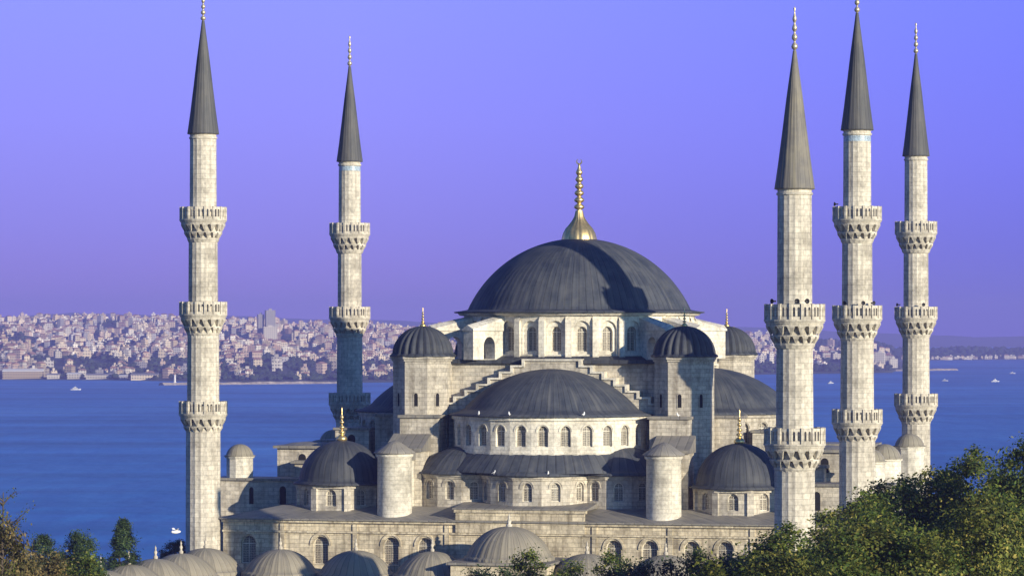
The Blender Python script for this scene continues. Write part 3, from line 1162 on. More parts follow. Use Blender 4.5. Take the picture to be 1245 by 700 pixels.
def minaret(u, v, tops, cone0, cone1, tip, label, rs, tile=False, speakers=(), spire_mat=SPIRED, bscale=1.0, pos=None):
    p = pos or loc(u, v)
    root = empty('minaret', (p.x, p.y, GROUND), -TH)
    tag(root, label, 'minaret', 'minarets around the mosque')
    NS = 18
    mb = MB()
    zs = [GROUND] + sorted(tops) + [cone0]
    # each storey of the shaft is a little slimmer than the one below
    for k in range(len(zs) - 1):
        r0, r1 = rs[k]
        zb = zs[k] - GROUND - (1.4 if k else 0)
        zt = zs[k + 1] - GROUND - (3.3 if k < len(zs) - 2 else 0)
        prof = [(r0, zb), (r1, zt + (2.2 if k < len(zs) - 2 else 0))]
        # fluted edges: alternate radius
        n = NS * 4
        rows = []
        for (r, z) in prof:
            row = []
            for i in range(n):
                ph = i % 4
                f = 1.0 if ph in (1, 3) else (1.018 if ph == 0 else .992)
                a = 2 * PI * i / n
                row.append(mb.vert((r * f * math.cos(a), r * f * math.sin(a), z)))
            rows.append(row)
        for i in range(n):
            j = (i + 1) % n
            mb.ifaces((rows[0][i], rows[0][j], rows[1][j], rows[1][i]))
        if k == len(zs) - 2:
            mb.lathe([(r1, zt - .55), (r1 + .12, zt - .5), (r1 + .12, zt - .32), (r1 + .02, zt - .28), (r1 + .02, zt - .1), (r1 + .18, zt)], 36, smooth=False)
    mb.lathe([(rs[0][0] + .5, 0), (rs[0][0] + .5, 7.5), (rs[0][0] + .05, 9.5)], 18, smooth=False)
    mb.build('shaft', MSTONE, root)
    for k, zt in enumerate(sorted(tops)):
        b = bpy.data.objects.new('balcony', COR_ME)
        COL.objects.link(b)
        b.parent = root
        s = rs[k][1] / 1.68 if k < len(rs) else 1
        s = bscale * (1.0 - .015 * k)
        b.scale = (s, s, s if bscale > 1 else 1)
        b.location = (0, 0, zt - GROUND)
        q = bpy.data.objects.new('parapet', PAR_ME)
        COL.objects.link(q)
        q.parent = b
        # doorway on to the balcony
        for (bk, an) in speakers:
            if bk == k:
                h = bpy.data.objects.new('loudspeaker', SPK)
                COL.objects.link(h)
                h.parent = b
                h.location = (2.2 * math.cos(an), 2.2 * math.sin(an), .25)
                h.rotation_euler = (0, rad(90), an)
                h.scale = (.62, .62, .62)
    top = rs[-1][1]
    if tile:
        mb = MB()
        mb.lathe([(top + .03, cone0 - GROUND - 1.15), (top + .03, cone0 - GROUND - .58)], 36, smooth=False)
        mb.build('tile_band', TILE, root)
    mb = MB()
    z0, z1 = cone0 - GROUND, cone1 - GROUND
    h = z1 - z0
    r = top + .26
    mb.lathe([(top, z0 - .02), (r, z0), (r, z0 + .1), (r * .9, z0 + h * .1), (r * .80, z0 + h * .2), (r * .6, z0 + h * .42), (r * .39, z0 + h * .66), (r * .18, z0 + h * .89), (.14, z1)],
             22 * 3, ribs=22, amp=.05, panels=22, uvlead=True)
    sp = mb.build('spire', spire_mat, root)
    mb = MB()
    z = z1 - .05
    H = tip - cone1
    pr = [(.1, z)]
    for k, s in enumerate((.30, .27, .24, .2)):
        hh = H * .2
        pr += [(.09, z + hh * .1), (s * .85, z + hh * .3), (s, z + hh * .5), (s * .85, z + hh * .7), (.09, z + hh * .95)]
        z += hh
    pr += [(.05, z + H * .06), (.13, z + H * .12), (.02, z + H * .16), (0, z + H * .2)]
    mb.lathe(pr, 12)
    mb.build('finial', PALEMETAL, sp)
    return root


RS3 = [(1.86, 1.80), (1.70, 1.63), (1.55, 1.50), (1.42, 1.38)]
minaret(-35, -29.4, (40.5, 30.4, 19.8), 48.3, 60.4, 63.5, 'leftmost minaret with three balconies at the left end of the stone facade', RS3)
minaret(-35, 29.4, (40.6, 30.25, 19.6), 48.2, 60.0, 64.0, 'minaret seen behind the mosque left side, its middle shaft in blue shadow', [(1.7, 1.66), (1.58, 1.54), (1.47, 1.43), (1.36, 1.32)], tile=True)
minaret(35, -29.4, (40.0, 29.9, 19.3), 47.8, 59.8, 63.5, 'minaret with three balconies between the thick front one and the rightmost one', RS3, tile=True,
        speakers=((1, -1.2), (1, -2.0), (1, -.7), (2, -2.7)))
minaret(35, 29.4, (40.3, 30.15, 19.8), 48.1, 60.3, 64.2, 'rightmost slender minaret rising behind the tree tops', [(1.7, 1.66), (1.6, 1.55), (1.47, 1.43), (1.36, 1.32)],
        speakers=((1, -1.1), (1, -2.6)))
minaret(35.0, -76.0, (29.7, 18.75), 39.9, 52.2, 56.3, 'nearest thick minaret with two balconies and a long ribbed grey spire', [(1.82, 1.76), (1.66, 1.58), (1.55, 1.50)],
        speakers=((1, -1.0), (1, -1.35), (1, -2.3)), spire_mat=SPIRE, bscale=1.06, pos=Vector((25.1, 299.5, 0)))


# ------------------------------------------------------------------ courtyard arcades with small domes
def build_arcade():
    root = empty('courtyard_arcade', (CEN.x, CEN.y, GROUND), -TH)
    tag(root, 'courtyard arcade roofed with a row of small dusty grey domes below the facade', 'arcade')
    mb = ZB()
    mb.box(-36.6, 36.6, -40.2, -31.4, GROUND, 1.5)
    mb.box(-36.55, -28.4, -105, -40.2, GROUND, 1.45)
    mb.box(28.4, 36.55, -105, -40.2, GROUND, 1.45)
    mb.box(-5.0, 5.0, -40.9, -31.2, 1.5, 3.6)
    mb.box(-36.9, 36.9, -40.6, -40.2, 1.2, 1.75)
    wall = mb.build('arcade_wall', FACADE, root)
    mb = ZB()
    mb.box(-36.9, 36.9, -40.2, -31.0, 1.55, 1.85)
    mb.box(-36.9, -28.0, -105, -40.3, 1.52, 1.82)
    mb.box(28.0, 36.9, -105, -40.3, 1.52, 1.82)
    mb.box(-5.4, 5.4, -41.2, -31.0, 3.6, 3.85)
    mb.build('arcade_roof', LEADF, root)
    # one small dome, then copies
    mb = MB()
    mb.lathe([(4.0, 0), (4.0, .35), (3.85, .42)] + cap_profile(3.62, .55, 2.75, 12), 32 * 3, ribs=32, amp=.1, panels=32, uvlead=True)
    d0 = mb.build('small_dome', LEADP, root)
    mb = MB()
    mb.lathe([(r_, z_ - .3) for r_, z_ in [(.22, 3.05), (.25, 3.25), (.11, 3.4), (.14, 3.55), (.19, 3.7), (.11, 3.85), (.08, 4.0), (.12, 4.1), (.05, 4.25), (0, 4.45)]], 10)
    mb.build('finial', STONE, d0)
    spots = [(s * 8.15, -36.0, 1.85, 1.0) for s in (-4, -3, -2, -1, 1, 2, 3, 4)]
    spots += [(-32.6, -44.2 - 8.1 * i, 1.82, 1.0) for i in range(8)]
    spots += [(32.6, -44.2 - 8.1 * i, 1.82, 1.0) for i in range(3)]
    for i, (x, y, z, s) in enumerate(spots):
        d = d0 if i == 0 else copy_tree(d0, root)
        d.location = (x, y, z - GROUND)
    mb = MB()
    mb.lathe([(4.6, 0), (4.6, .3), (4.45, .4)] + cap_profile(4.3, .45, 3.45, 12), 36 * 3, ribs=36, amp=.1, panels=36, uvlead=True)
    c = mb.build('portal_dome', LEADP, root)
    c.location = (0, -36, 3.85 - GROUND)
    mb = MB()
    mb.lathe([(.3, 3.4), (.34, 3.6), (.16, 3.75), (.26, 4.0), (.1, 4.25), (.16, 4.4), (.05, 4.6), (0, 4.8)], 10)
    mb.build('finial', PALE, c)


build_arcade()


# ------------------------------------------------------------------ ground, sea, far shore
def sheet(name, f, us, vs, mat):
    vs_, fs = [], []
    for j in vs:
        for i in us:
            vs_.append(f(i, j))
    n = len(us)
    for b in range(len(vs) - 1):
        for a in range(n - 1):
            fs.append((b * n + a, b * n + a + 1, (b + 1) * n + a + 1, (b + 1) * n + a))
    me = bpy.data.meshes.new(name)
    me.from_pydata(vs_, [], fs)
    me.polygons.foreach_set('use_smooth', [True] * len(fs))
    me.materials.append(mat)
    o = bpy.data.objects.new(name, me)
    COL.objects.link(o)
    return o


def sst(a, b, x):
    t = max(0, min(1, (x - a) / (b - a)))
    return t * t * (3 - 2 * t)


def vnoise(x, y, s=0):
    from mathutils import noise
    return noise.noise(Vector((x, y, s)))


GRASSY = plain('park_ground', (.07, .075, .035), .95, noise=.5, scale=.2)


def ground_f(x, y):
    z = GROUND + (SEAZ - 6 - GROUND) * sst(470, 760, y)
    return (x, y, z)


tag(sheet('ground', ground_f, [-700 + 35 * i for i in range(41)], [-150 + 20 * i for i in range(50)], GRASSY), kind='structure')


def sea_material():
    m, nt, b = newmat('sea_water')
    tc = nd(nt, 'ShaderNodeTexCoord')
    mp = nd(nt, 'ShaderNodeMapping')
    mp.inputs['Scale'].default_value = (.004, .0035, 1)
    nt.links.new(tc.outputs['Object'], mp.inputs[0])
    n = nd(nt, 'ShaderNodeTexNoise')
    n.inputs['Scale'].default_value = 1
    n.inputs['Detail'].default_value = 9
    n.inputs['Roughness'].default_value = .62
    nt.links.new(mp.outputs[0], n.inputs['Vector'])
    r = ramp(nt, [(.32, (.022, .135, .38)), (.5, (.040, .19, .50)), (.68, (.070, .245, .58))])
    nt.links.new(n.outputs['Fac'], r.inputs[0])
    # long wind lanes and current lines
    mp3 = nd(nt, 'ShaderNodeMapping')
    mp3.inputs['Scale'].default_value = (.0011, .011, 1)
    mp3.inputs['Rotation'].default_value = (0, 0, .05)
    nt.links.new(tc.outputs['Object'], mp3.inputs[0])
    n3 = nd(nt, 'ShaderNodeTexNoise')
    n3.inputs['Scale'].default_value = 1
    n3.inputs['Detail'].default_value = 7
    n3.inputs['Roughness'].default_value = .7
    nt.links.new(mp3.outputs[0], n3.inputs['Vector'])
    r3 = ramp(nt, [(.35, .78), (.5, 1.0), (.66, 1.25)])
    nt.links.new(n3.outputs['Fac'], r3.inputs[0])
    col = mixc(nt, r.outputs[0], r3.outputs[0], 1.0, 'MULTIPLY')
    nt.links.new(col, b.inputs['Base Color'])
    b.inputs['Roughness'].default_value = .5
    b.inputs['Specular IOR Level'].default_value = .12
    mp2 = nd(nt, 'ShaderNodeMapping')
    mp2.inputs['Scale'].default_value = (.05, .02, 1)
    nt.links.new(tc.outputs['Object'], mp2.inputs[0])
    n2 = nd(nt, 'ShaderNodeTexNoise')
    n2.inputs['Scale'].default_value = 1
    n2.inputs['Detail'].default_value = 6
    nt.links.new(mp2.outputs[0], n2.inputs['Vector'])
    bp = nd(nt, 'ShaderNodeBump')
    bp.inputs['Strength'].default_value = .5
    bp.inputs['Distance'].default_value = 4
    nt.links.new(n2.outputs['Fac'], bp.inputs['Height'])
    nt.links.new(bp.outputs[0], b.inputs['Normal'])
    return m


SEA = sea_material()
tag(sheet('sea', lambda x, y: (x, y, SEAZ), [-4800 + 600 * i for i in range(17)], [560 + 600 * i for i in range(22)], SEA), kind='structure')


def interp(tab, x):
    for (a, fa), (b, fb) in zip(tab, tab[1:]):
        if x <= b:
            t = max(0, (x - a) / (b - a))
            return fa + (fb - fa) * t
    return tab[-1][1]


# azimuth is measured in photograph pixels; shore distance and hill-top height by azimuth
SHORE = [(-260, 3900), (0, 3850), (120, 3820), (300, 3640), (420, 3620), (560, 3700), (700, 3900), (900, 4250), (960, 4330), (1060, 4420), (1092, 4480), (1100, 5200)]
CREST = [(-260, 40), (0, 40), (60, 42), (140, 44), (230, 38), (320, 34), (450, 26), (560, 22), (700, 20), (850, 22), (940, 8), (1000, 4), (1060, 2), (1085, -8), (1096, -29)]


def land_z(px, Y):
    ys = interp(SHORE, px)
    c = interp(CREST, px)
    d = Y - ys
    if d < 0:
        return SEAZ - 4 * min(1, -d / 60)
    z = SEAZ + 2.5 * sst(0, 25, d) + (c - SEAZ - 2.5) * (.25 * sst(60, 420, d) + .75 * sst(250, 2300, d))
    z += vnoise(px * .02, Y * .0016, 3) * 9 * sst(100, 700, d) * (1 if px < 900 else .3)
    return z


LANDM = plain('far_hillside', (.075, .085, .055), .95, noise=.4, scale=.01)


def land_f(px, k):
    ys = interp(SHORE, px)
    Y = ys - 80 + k
    return ((px - 622.5) / F * Y, Y, land_z(px, Y))


tag(sheet('far_shore', land_f, [-260 + 12 * i for i in range(115)], [0, 60, 80, 92, 105, 130] + [160 + 100 * i for i in range(32)], LANDM), kind='structure')

# low far coast on the right
FARS = [(900, 6100), (1100, 6150), (1180, 6300), (1245, 6400), (1500, 6600)]


def coast_f(px, k):
    ys = interp(FARS, px)
    Y = ys - 60 + k
    d = k - 60
    z = SEAZ - 3 if d < 0 else SEAZ + 1.5 * sst(0, 30, d) + (10 + 4 * vnoise(px * .02, 0, 9)) * sst(40, 700, d)
    return ((px - 622.5) / F * Y, Y, z)


tag(sheet('far_coast', coast_f, [880 + 14 * i for i in range(46)], [0, 50, 60, 75, 100, 160, 300, 500, 800, 1400], LANDM), kind='structure')

# blue ridges beyond the city
HILLM = plain('far_ridge', (.10, .10, .12), 1.0, noise=.3, scale=.001)


def ridge(name, Y0, tab, seed, px0=-300, px1=1560):
    def f(px, k):
        t = interp(tab, px)
        zt = CAMZ + (400 - t) / F * Y0 + vnoise(px * .012, 0, seed) * 9 + vnoise(px * .05, 1, seed) * 3
        s = sst(0, 1, k)
        y = Y0 - 1500 * (1 - k)
        return ((px - 622.5) / F * y, y, (SEAZ - 6) * (1 - s) + zt * s)
    tag(sheet(name, f, [px0 + 15 * i for i in range(int((px1 - px0) / 15) + 1)], [0, .2, .4, .6, .8, 1.0], HILLM), kind='structure')


ridge('hills', 12000, [(-300, 386), (0, 385), (90, 380), (200, 383), (330, 386), (420, 389), (520, 391), (700, 388), (900, 397), (1000, 402), (1100, 406), (1180, 409), (1300, 408), (1600, 406)], 2)


# ------------------------------------------------------------------ the far city
WALLCOL = {
    'cream': (.62, .52, .36), 'white': (.68, .62, .50), 'pink': (.54, .41, .30), 'ochre': (.52, .41, .25),
    'grey': (.36, .34, .32), 'brown': (.32, .22, .16),
}


def bld_material(name, c):
    m, nt, b = newmat(name)
    tc = nd(nt, 'ShaderNodeTexCoord')
    br = nd(nt, 'ShaderNodeTexBrick')
    br.offset = 0
    br.inputs['Brick Width'].default_value = 3.0
    br.inputs['Row Height'].default_value = 3.0
    br.inputs['Mortar Size'].default_value = .85
    br.inputs['Mortar Smooth'].default_value = .1
    br.inputs['Scale'].default_value = 1
    br.inputs['Color1'].default_value = (.07, .075, .085, 1)
    br.inputs['Color2'].default_value = (.12, .11, .10, 1)
    br.inputs['Mortar'].default_value = tuple(c) + (1,)
    nt.links.new(tc.outputs['UV'], br.inputs['Vector'])
    g = nd(nt, 'ShaderNodeNewGeometry')
    r = ramp(nt, [(0, .62), (1, 1.18)])
    nt.links.new(g.outputs['Random Per Island'], r.inputs[0])
    oi = nd(nt, 'ShaderNodeObjectInfo')
    r2 = ramp(nt, [(0, .75), (1, 1.15)])
    nt.links.new(oi.outputs['Random'], r2.inputs[0])
    col = mixc(nt, br.outputs['Color'], r.outputs[0], 1.0, 'MULTIPLY')
    col = mixc(nt, col, r2.outputs[0], 1.0, 'MULTIPLY')
    nt.links.new(col, b.inputs['Base Color'])
    b.inputs['Roughness'].default_value = .85
    b.inputs['Specular IOR Level'].default_value = .2
    return m


BM = {k: bld_material(k + '_render_wall', c) for k, c in WALLCOL.items()}
TERRA = plain('terracotta_roof_tiles', (.38, .22, .15), .85, noise=.4, scale=.3)
FLATR = plain('flat_roof_grey', (.30, .28, .27), .9, noise=.3, scale=.3)


def bld(mb, cx, cy, z, w, d, h, ang, pitched, mw=0, mr=1):
    c, s = math.cos(ang), math.sin(ang)
    T = lambda x, y, zz: (cx + c * x - s * y, cy + s * x + c * y, z + zz)
    hw, hd = w / 2, d / 2
    q = [(-hw, -hd), (hw, -hd), (hw, hd), (-hw, hd)]
    lo = [mb.vert(T(x, y, -4)) for x, y in q]
    hi = [mb.vert(T(x, y, h)) for x, y in q]
    for i in range(4):
        j = (i + 1) % 4
        L = w if i % 2 == 0 else d
        mb.ifaces((lo[i], lo[j], hi[j], hi[i]), mw, [(.5, -4.5), (L + .5, -4.5), (L + .5, h - .5), (.5, h - .5)])
    if pitched:
        rz = h + min(w, d) * .24
        e = .6
        r0, r1 = T(-hw + hd * .5, 0, rz), T(hw - hd * .5, 0, rz)
        ev = [T(-hw - e, -hd - e, h - .1), T(hw + e, -hd - e, h - .1), T(hw + e, hd + e, h - .1), T(-hw - e, hd + e, h - .1)]
        mb.face([ev[0], ev[1], r1, r0], mr)
        mb.face([ev[2], ev[3], r0, r1], mr)
        mb.face([ev[1], ev[2], r1], mr)
        mb.face([ev[3], ev[0], r0], mr)
    else:
        mb.ifaces(hi, mr)
        # parapet box / stair head
        x0 = hw * .1
        pts = [(-hw * .3, -hd * .3), (hw * .35, -hd * .3), (hw * .35, hd * .4), (-hw * .3, hd * .4)]
        l2 = [mb.vert(T(x, y, h)) for x, y in pts]
        h2 = [mb.vert(T(x, y, h + 2.4)) for x, y in pts]
        for i in range(4):
            j = (i + 1) % 4
            mb.ifaces((l2[i], l2[j], h2[j], h2[i]), mw, [(0, 0)] * 4)
        mb.ifaces(h2, mr)


def build_city():
    rnd = random.Random(21)
    kinds = []
    for col in ('cream', 'white', 'pink', 'ochre', 'grey', 'brown'):
        for pitched in (True, False):
            kinds.append((col, pitched))
    weights = [5, 6, 5, 5, 4, 3, 2, 2, 2, 2, 1, 1]
    spots = []
    for _ in range(6500):
        px = rnd.uniform(-120, 985) if rnd.random() < .88 else rnd.uniform(940, 1088)
        ys = interp(SHORE, px)
        t = rnd.random()
        d = 45 + 2500 * t ** 1.25
        Y = ys + d
        if px > 940 and (d > 1500 or rnd.random() < .72):
            continue
        if 560 < px < 860 and rnd.random() < .8:
            continue
        # leave wooded pockets
        if (vnoise(px * .018, d * .0035, 5) > .27 or (d < 420 and vnoise(px * .03, d * .002, 8) > -.25)) and rnd.random() < .85:
            continue
        spots.append((px, Y, d))
    spots.sort(key=lambda q: q[1])
    # prototypes
    protos = {}
    for ki, (col, pitched) in enumerate(kinds):
        for var in range(2):
            mb = MB()
            w, dd, h = ((7.5, 7, 5.5), (9.5, 8, 9))[var]
            w *= rnd.uniform(.85, 1.2)
            h *= rnd.uniform(.85, 1.15)
            bld(mb, 0, 0, 0, w, dd, h, 0, pitched)
            o = mb.build('hillside_house', [BM[col], TERRA if pitched else FLATR])
            protos[(ki, var)] = o.data
            bpy.data.objects.remove(o)
    inview = [s for s in spots if -5 < s[0] < 560 or 915 < s[0] < 1100]
    chosen = set(id(s) for s in inview[:290])
    stuff = MB()
    mats = [BM[k] for k in WALLCOL] + [TERRA, FLATR]
    keys = list(WALLCOL)
    for s in spots:
        px, Y, d = s
        z = land_z(px, Y)
        X = (px - 622.5) / F * Y
        ang = rnd.uniform(-.6, .6) + rnd.choice((0, PI / 2))
        ki = rnd.choices(range(len(kinds)), weights)[0]
        col, pitched = kinds[ki]
        if id(s) in chosen:
            var = 1 if rnd.random() < .4 else 0
            o = bpy.data.objects.new('hillside_house', protos[(ki, var)])
            COL.objects.link(o)
            o.location = (X, Y, z)
            k = rnd.uniform(.85, 1.2)
            o.scale = (k, k, k * rnd.uniform(.9, 1.2))
            o.rotation_euler = (0, 0, ang)
            size = 'tall' if var else 'low'
            roof = 'a red tiled roof' if pitched else 'a flat grey roof'
            tag(o, f'{size} {col} house with {roof} near the water on the far shore', 'house',
                f'{size} {col} houses with {"red tiled" if pitched else "flat grey"} roofs on the far shore')
        else:
            w = rnd.uniform(6, 11.5)
            bld(stuff, X, Y, z, w, rnd.uniform(6, 9), rnd.choice((4, 5, 6, 7, 8, 12)) * rnd.uniform(.85, 1.2), ang, pitched,
                keys.index(col), 6 if pitched else 7)
    o = stuff.build('distant_town', mats)
    tag(o, 'dense hillside town of small pale houses covering the far shore', 'town', kind='stuff')


build_city()


def city_landmarks():
    # the tall grey office slab on the skyline
    Y = 4900
    p = at(328, 408, Y)
    t = empty('tower_block', (p.x, p.y, p.z))
    tag(t, 'tall grey tower block standing above the far hillside town', 'tower block')
    mb = MB()
    bld(mb, 0, 6, 0, 14, 13, 37, .2, False)
    mb.build('tower_wall', [BM['grey'], FLATR], t)
    mb = MB()
    bld(mb, -14, 9, 0, 9, 10, 31, .2, False)
    mb.build('slim_tower', [BM['grey'], FLATR], t)
    mb = MB()
    bld(mb, 1, -12, -3, 20, 12, 16, .2, False)
    mb.build('front_wing', [BM['white'], FLATR], t)
    # lighthouse on the pier end
    p = at(212.5, 470, 3560)
    t = empty('lighthouse', (p.x, p.y, SEAZ))
    tag(t, 'thin white lighthouse on the pier end beside the leftmost minaret', 'lighthouse')
    mb = MB()
    mb.lathe([(2.0, 0), (1.9, 1.5), (1.3, 1.6), (1.0, 8.5), (1.5, 8.6), (1.5, 9.2), (.9, 9.3)], 14, smooth=False)
    mb.build('tower', WHITE, t)
    mb = MB()
    mb.lathe([(.8, 9.3), (.8, 10.4), (1.0, 10.45), (0, 11.3)], 12, smooth=False)
    mb.build('lantern', TERRA, t)
    # long quay sheds
    for i, (px, w, h, colr, lab) in enumerate([
            (28, 46, 11, 'ochre', 'long low ochre waterfront building at the far left of the opposite shore'),
            (65, 14, 6, 'white', 'small white waterside shed right of the ochre waterfront building'),
            (90, 15, 7, 'white', 'white quay building with dark windows on the far shore, second of its row'),
            (122, 32, 6, 'white', 'longest low white quay shed on the opposite waterfront'),
            (150, 9, 5, 'grey', 'small grey quay hut between the white waterfront sheds'),
            (176, 30, 7, 'cream', 'cream quay shed nearest the thin white lighthouse')]):
        p = at(px, 0, interp(SHORE, px) + 14)
        t = empty('quay_shed', (p.x, p.y, SEAZ + 1.2))
        tag(t, lab, 'shed', 'sheds along the far quay')
        mb = MB()
        mb.box(-w / 2, w / 2, -4, 4, -1, h * .72)
        mb.build('shed_wall', BM[colr], t)
        mb = MB()
        mb.box(-w / 2 - .5, w / 2 + .5, -4.6, 4.6, h * .72, h, top=(h * .78, h * .78, h, h))
        mb.build('shed_roof', FLATR if i % 2 else WHITE, t)
    # breakwaters
    def breakwater(px0, py0, px1, py1, label):
        a, b = at(px0, py0, z=SEAZ), at(px1, py1, z=SEAZ)
        n = 26
        mb = MB()
        rr = random.Random(int(px0))
        d = (b - a).normalized()
        t = Vector((-d.y, d.x, 0))
        rows = []
        for i in range(n + 1):
            c = a + (b - a) * i / n
            h = 2.4 + rr.uniform(-.5, .7)
            w = 9 + rr.uniform(-1.5, 1.5)
            rows.append([mb.vert(c + t * w + Vector((0, 0, -2))), mb.vert(c + t * w * .35 + Vector((0, 0, h))), mb.vert(c - t * w * .35 + Vector((0, 0, h * .9))), mb.vert(c - t * w + Vector((0, 0, -2)))])
        for i in range(n):
            for k in range(3):
                mb.ifaces((rows[i][k], rows[i][k + 1], rows[i + 1][k + 1], rows[i + 1][k]))
        mb.ifaces(rows[0][::-1])
        mb.ifaces(rows[-1])
        tag(mb.build('breakwater', plain('breakwater_rock', (.40, .34, .27), .95, noise=.5, scale=.2)), label, 'breakwater')
    breakwater(196, 468, 412, 466, 'low pale rock breakwater in front of the far town, left side')
    breakwater(1080, 451, 1162, 450, 'sandy rock spit reaching out behind the rightmost minaret')
    # white houses on the headland and along the low coast at right
    rr = random.Random(5)
    hs = [(1004, 4900, 9), (1016, 4900, 7), (1030, 4850, 8), (1046, 4850, 8), (1062, 4750, 12), (1070, 4700, 16), (1078, 4720, 12), (1086, 4700, 9)]
    for i, (px, Y, h) in enumerate(hs):
        mb = MB()
        z = land_z(px, Y) + 3
        bld(mb, 0, 0, 0, rr.uniform(8, 14), 9, h, rr.uniform(-.4, .4), i % 2 == 0)
        o = mb.build('headland_house', [BM['white'], TERRA if i % 2 == 0 else FLATR])
        o.location = ((px - 622.5) / F * Y, Y, z)
        rf = 'red roof' if i % 2 == 0 else 'flat roof'
        tag(o, f'white house with {rf} on the wooded headland between the right minarets', 'house', f'white headland houses with {rf}s')
    for i in range(26):
        px = 1100 + i * 5.8 + rr.uniform(-2, 2)
        Y = interp(FARS, px) + rr.uniform(15, 60)
        mb = MB()
        bld(mb, 0, 0, 0, rr.uniform(5, 16), 8, rr.uniform(3.5, 7), rr.uniform(-.3, .3), i % 3 == 0)
        o = mb.build('coast_house', [BM['white' if i % 4 else 'cream'], TERRA if i % 3 == 0 else FLATR])
        o.location = ((px - 622.5) / F * Y, Y, SEAZ + 1)
        cl = 'white' if i % 4 else 'cream'
        rf = 'red tiled roof' if i % 3 == 0 else 'flat roof'
        tag(o, f'tiny {cl} house with a {rf} along the low coast at right', 'house', f'{cl} coast houses with {rf}s')


city_landmarks()


# ------------------------------------------------------------------ boats and gulls
HULLW = plain('white_boat_hull', (.55, .56, .56), .4)
DECK = plain('boat_deck', (.45, .36, .26), .7)
CABG = plain('boat_window', (.03, .04, .05), .2)


def boat(px, py, L, ang, label):
    p = at(px, py, z=SEAZ)
    t = empty('boat', p, ang)
    tag(t, label, 'boat', 'boats on the strait')
    mb = MB()
    n = 9
    rows = []
    for i in range(n + 1):
        s = i / n
        x = (s - .5) * L
        w = L * .15 * (math.sin(PI * min(1, s * .55 + .22)) if s < .75 else math.cos((s - .75) * 2 * PI) * .95 + .02)
        zt = L * .09 + L * .06 * s * s
        rows.append([mb.vert((x, -w, zt)), mb.vert((x, -w * .7, -.4)), mb.vert((x, w * .7, -.4)), mb.vert((x, w, zt))])
    for i in range(n):
        for k in range(3):
            mb.ifaces((rows[i][k], rows[i + 1][k], rows[i + 1][k + 1], rows[i][k + 1]))
        mb.ifaces((rows[i][3], rows[i + 1][3], rows[i + 1][0], rows[i][0]), 1)
    mb.ifaces(rows[0])
    mb.build('hull', [HULLW, DECK], t)
    mb = MB()
    h = L * .1
    mb.box(-L * .28, L * .18, -L * .09, L * .09, h, h + L * .12, top=(h + L * .12,) * 2 + (h + L * .12,) * 2)
    mb.box(-L * .3, L * .12, -L * .1, L * .1, h + L * .12, h + L * .14)
    mb.box(-L * .12, L * .06, -L * .06, L * .06, h + L * .14, h + L * .22)
    c = mb.build('cabin', HULLW, t)
    mb = MB()
    mb.box(-L * .24, L * .15, -L * .093, L * .093, h + L * .05, h + L * .09)
    mb.build('window_strip', CABG, c)
    mb = MB()
    mb.lathe([(L * .008, h + L * .2), (L * .006, h + L * .45), (0, h + L * .46)], 6, 0, 0)
    mb.build('mast', HULLW, t)


boat(92, 474, 9.8, .2, 'white motor boat on the sea at far left')
boat(1010, 466, 7.5, .5, 'white boat between the thick front minaret and the next one')
boat(1149, 463, 6.8, -.3, 'small white boat just right of the rightmost minaret')
boat(1210, 464, 9.8, .3, 'largest white boat on the open water at right')
boat(1231, 454, 7.5, -.2, 'farthest white boat near the low coast at right')


def gulls():
    body = plain('gull_white', (.8, .8, .8), .8)
    mb = MB()
    mb.lathe([(0, -.05), (.09, .02), (.14, .16), (.13, .28), (.08, .38), (.09, .46), (.07, .53), (0, .57)], 10)
    for v in range(len(mb.v)):
        x, y, z = mb.v[v]
        mb.v[v] = (x + (0 if z > .36 else (.3 - z) * .55), y, z)
    mb.face([(.05, -.13, .25), (.55, -.05, .08), (.5, 0, .12), (.1, -.1, .32)])
    mb.face([(.05, .13, .25), (.1, .1, .32), (.5, 0, .12), (.55, .05, .08)])
    o = mb.build('gull', body)
    me = o.data
    bpy.data.objects.remove(o)
    spots = [(-6.0, -14.5 - 9.55, 18.38), (-2.4, -14.5 - 11.0, 18.38), (5.5, -14.5 - 9.85, 18.38), (-5.3, -21.3 - 3.9, 12.22), (-3.6, -21.3 - 5.55, 12.22), (2.3, -21.3 - 6.25, 12.22), (14.6, -19.4, 18.22)]
    labs = ['left gull perched on the rim of the front half dome', 'second gull from the left on the rim of the front half dome',
            'gull perched on the right part of the front half dome rim', 'left gull of three on the eaves of the front apse',
            'middle gull of three on the eaves of the front apse', 'right gull of three on the eaves of the front apse',
            'gull standing on the lead cap of the right pier']
    # one gull in flight with both wings raised
    mb = MB()
    mb.lathe([(0, -.5), (.12, -.4), (.2, -.1), (.2, .2), (.13, .42), (.12, .55), (0, .68)], 10)
    for i_ in range(len(mb.v)):
        x, y, z = mb.v[i_]
        mb.v[i_] = (z, y, x)
    for sg in (1, -1):
        a, b, c, d = (.2, sg * .1, .08), (-.18, sg * .1, .08), (-.1, sg * .55, .34), (.16, sg * .55, .36)
        e = (-.2, sg * 1.1, .3)
        for dz in (0, .03):
            P_ = lambda p: (p[0], p[1], p[2] + dz)
            mb.face([P_(a), P_(b), P_(c), P_(d)])
            mb.face([P_(d), P_(c), P_(e)])
    g = mb.build('gull', body)
    g.location = at(213, 646, 350)
    g.rotation_euler = (0, 0, .6)
    tag(g, 'white gull in flight just left of the leftmost minaret foot', 'bird')
    for (x, y, z), l in zip(spots, labs):
        g = bpy.data.objects.new('gull', me)
        COL.objects.link(g)
        p = loc(x, y, z)
        g.location = p
        g.rotation_euler = (0, 0, RND.uniform(0, 6))
        g.scale = (.75, .75, .75)
        tag(g, l, 'bird', 'gulls perched on the roofs')


gulls()


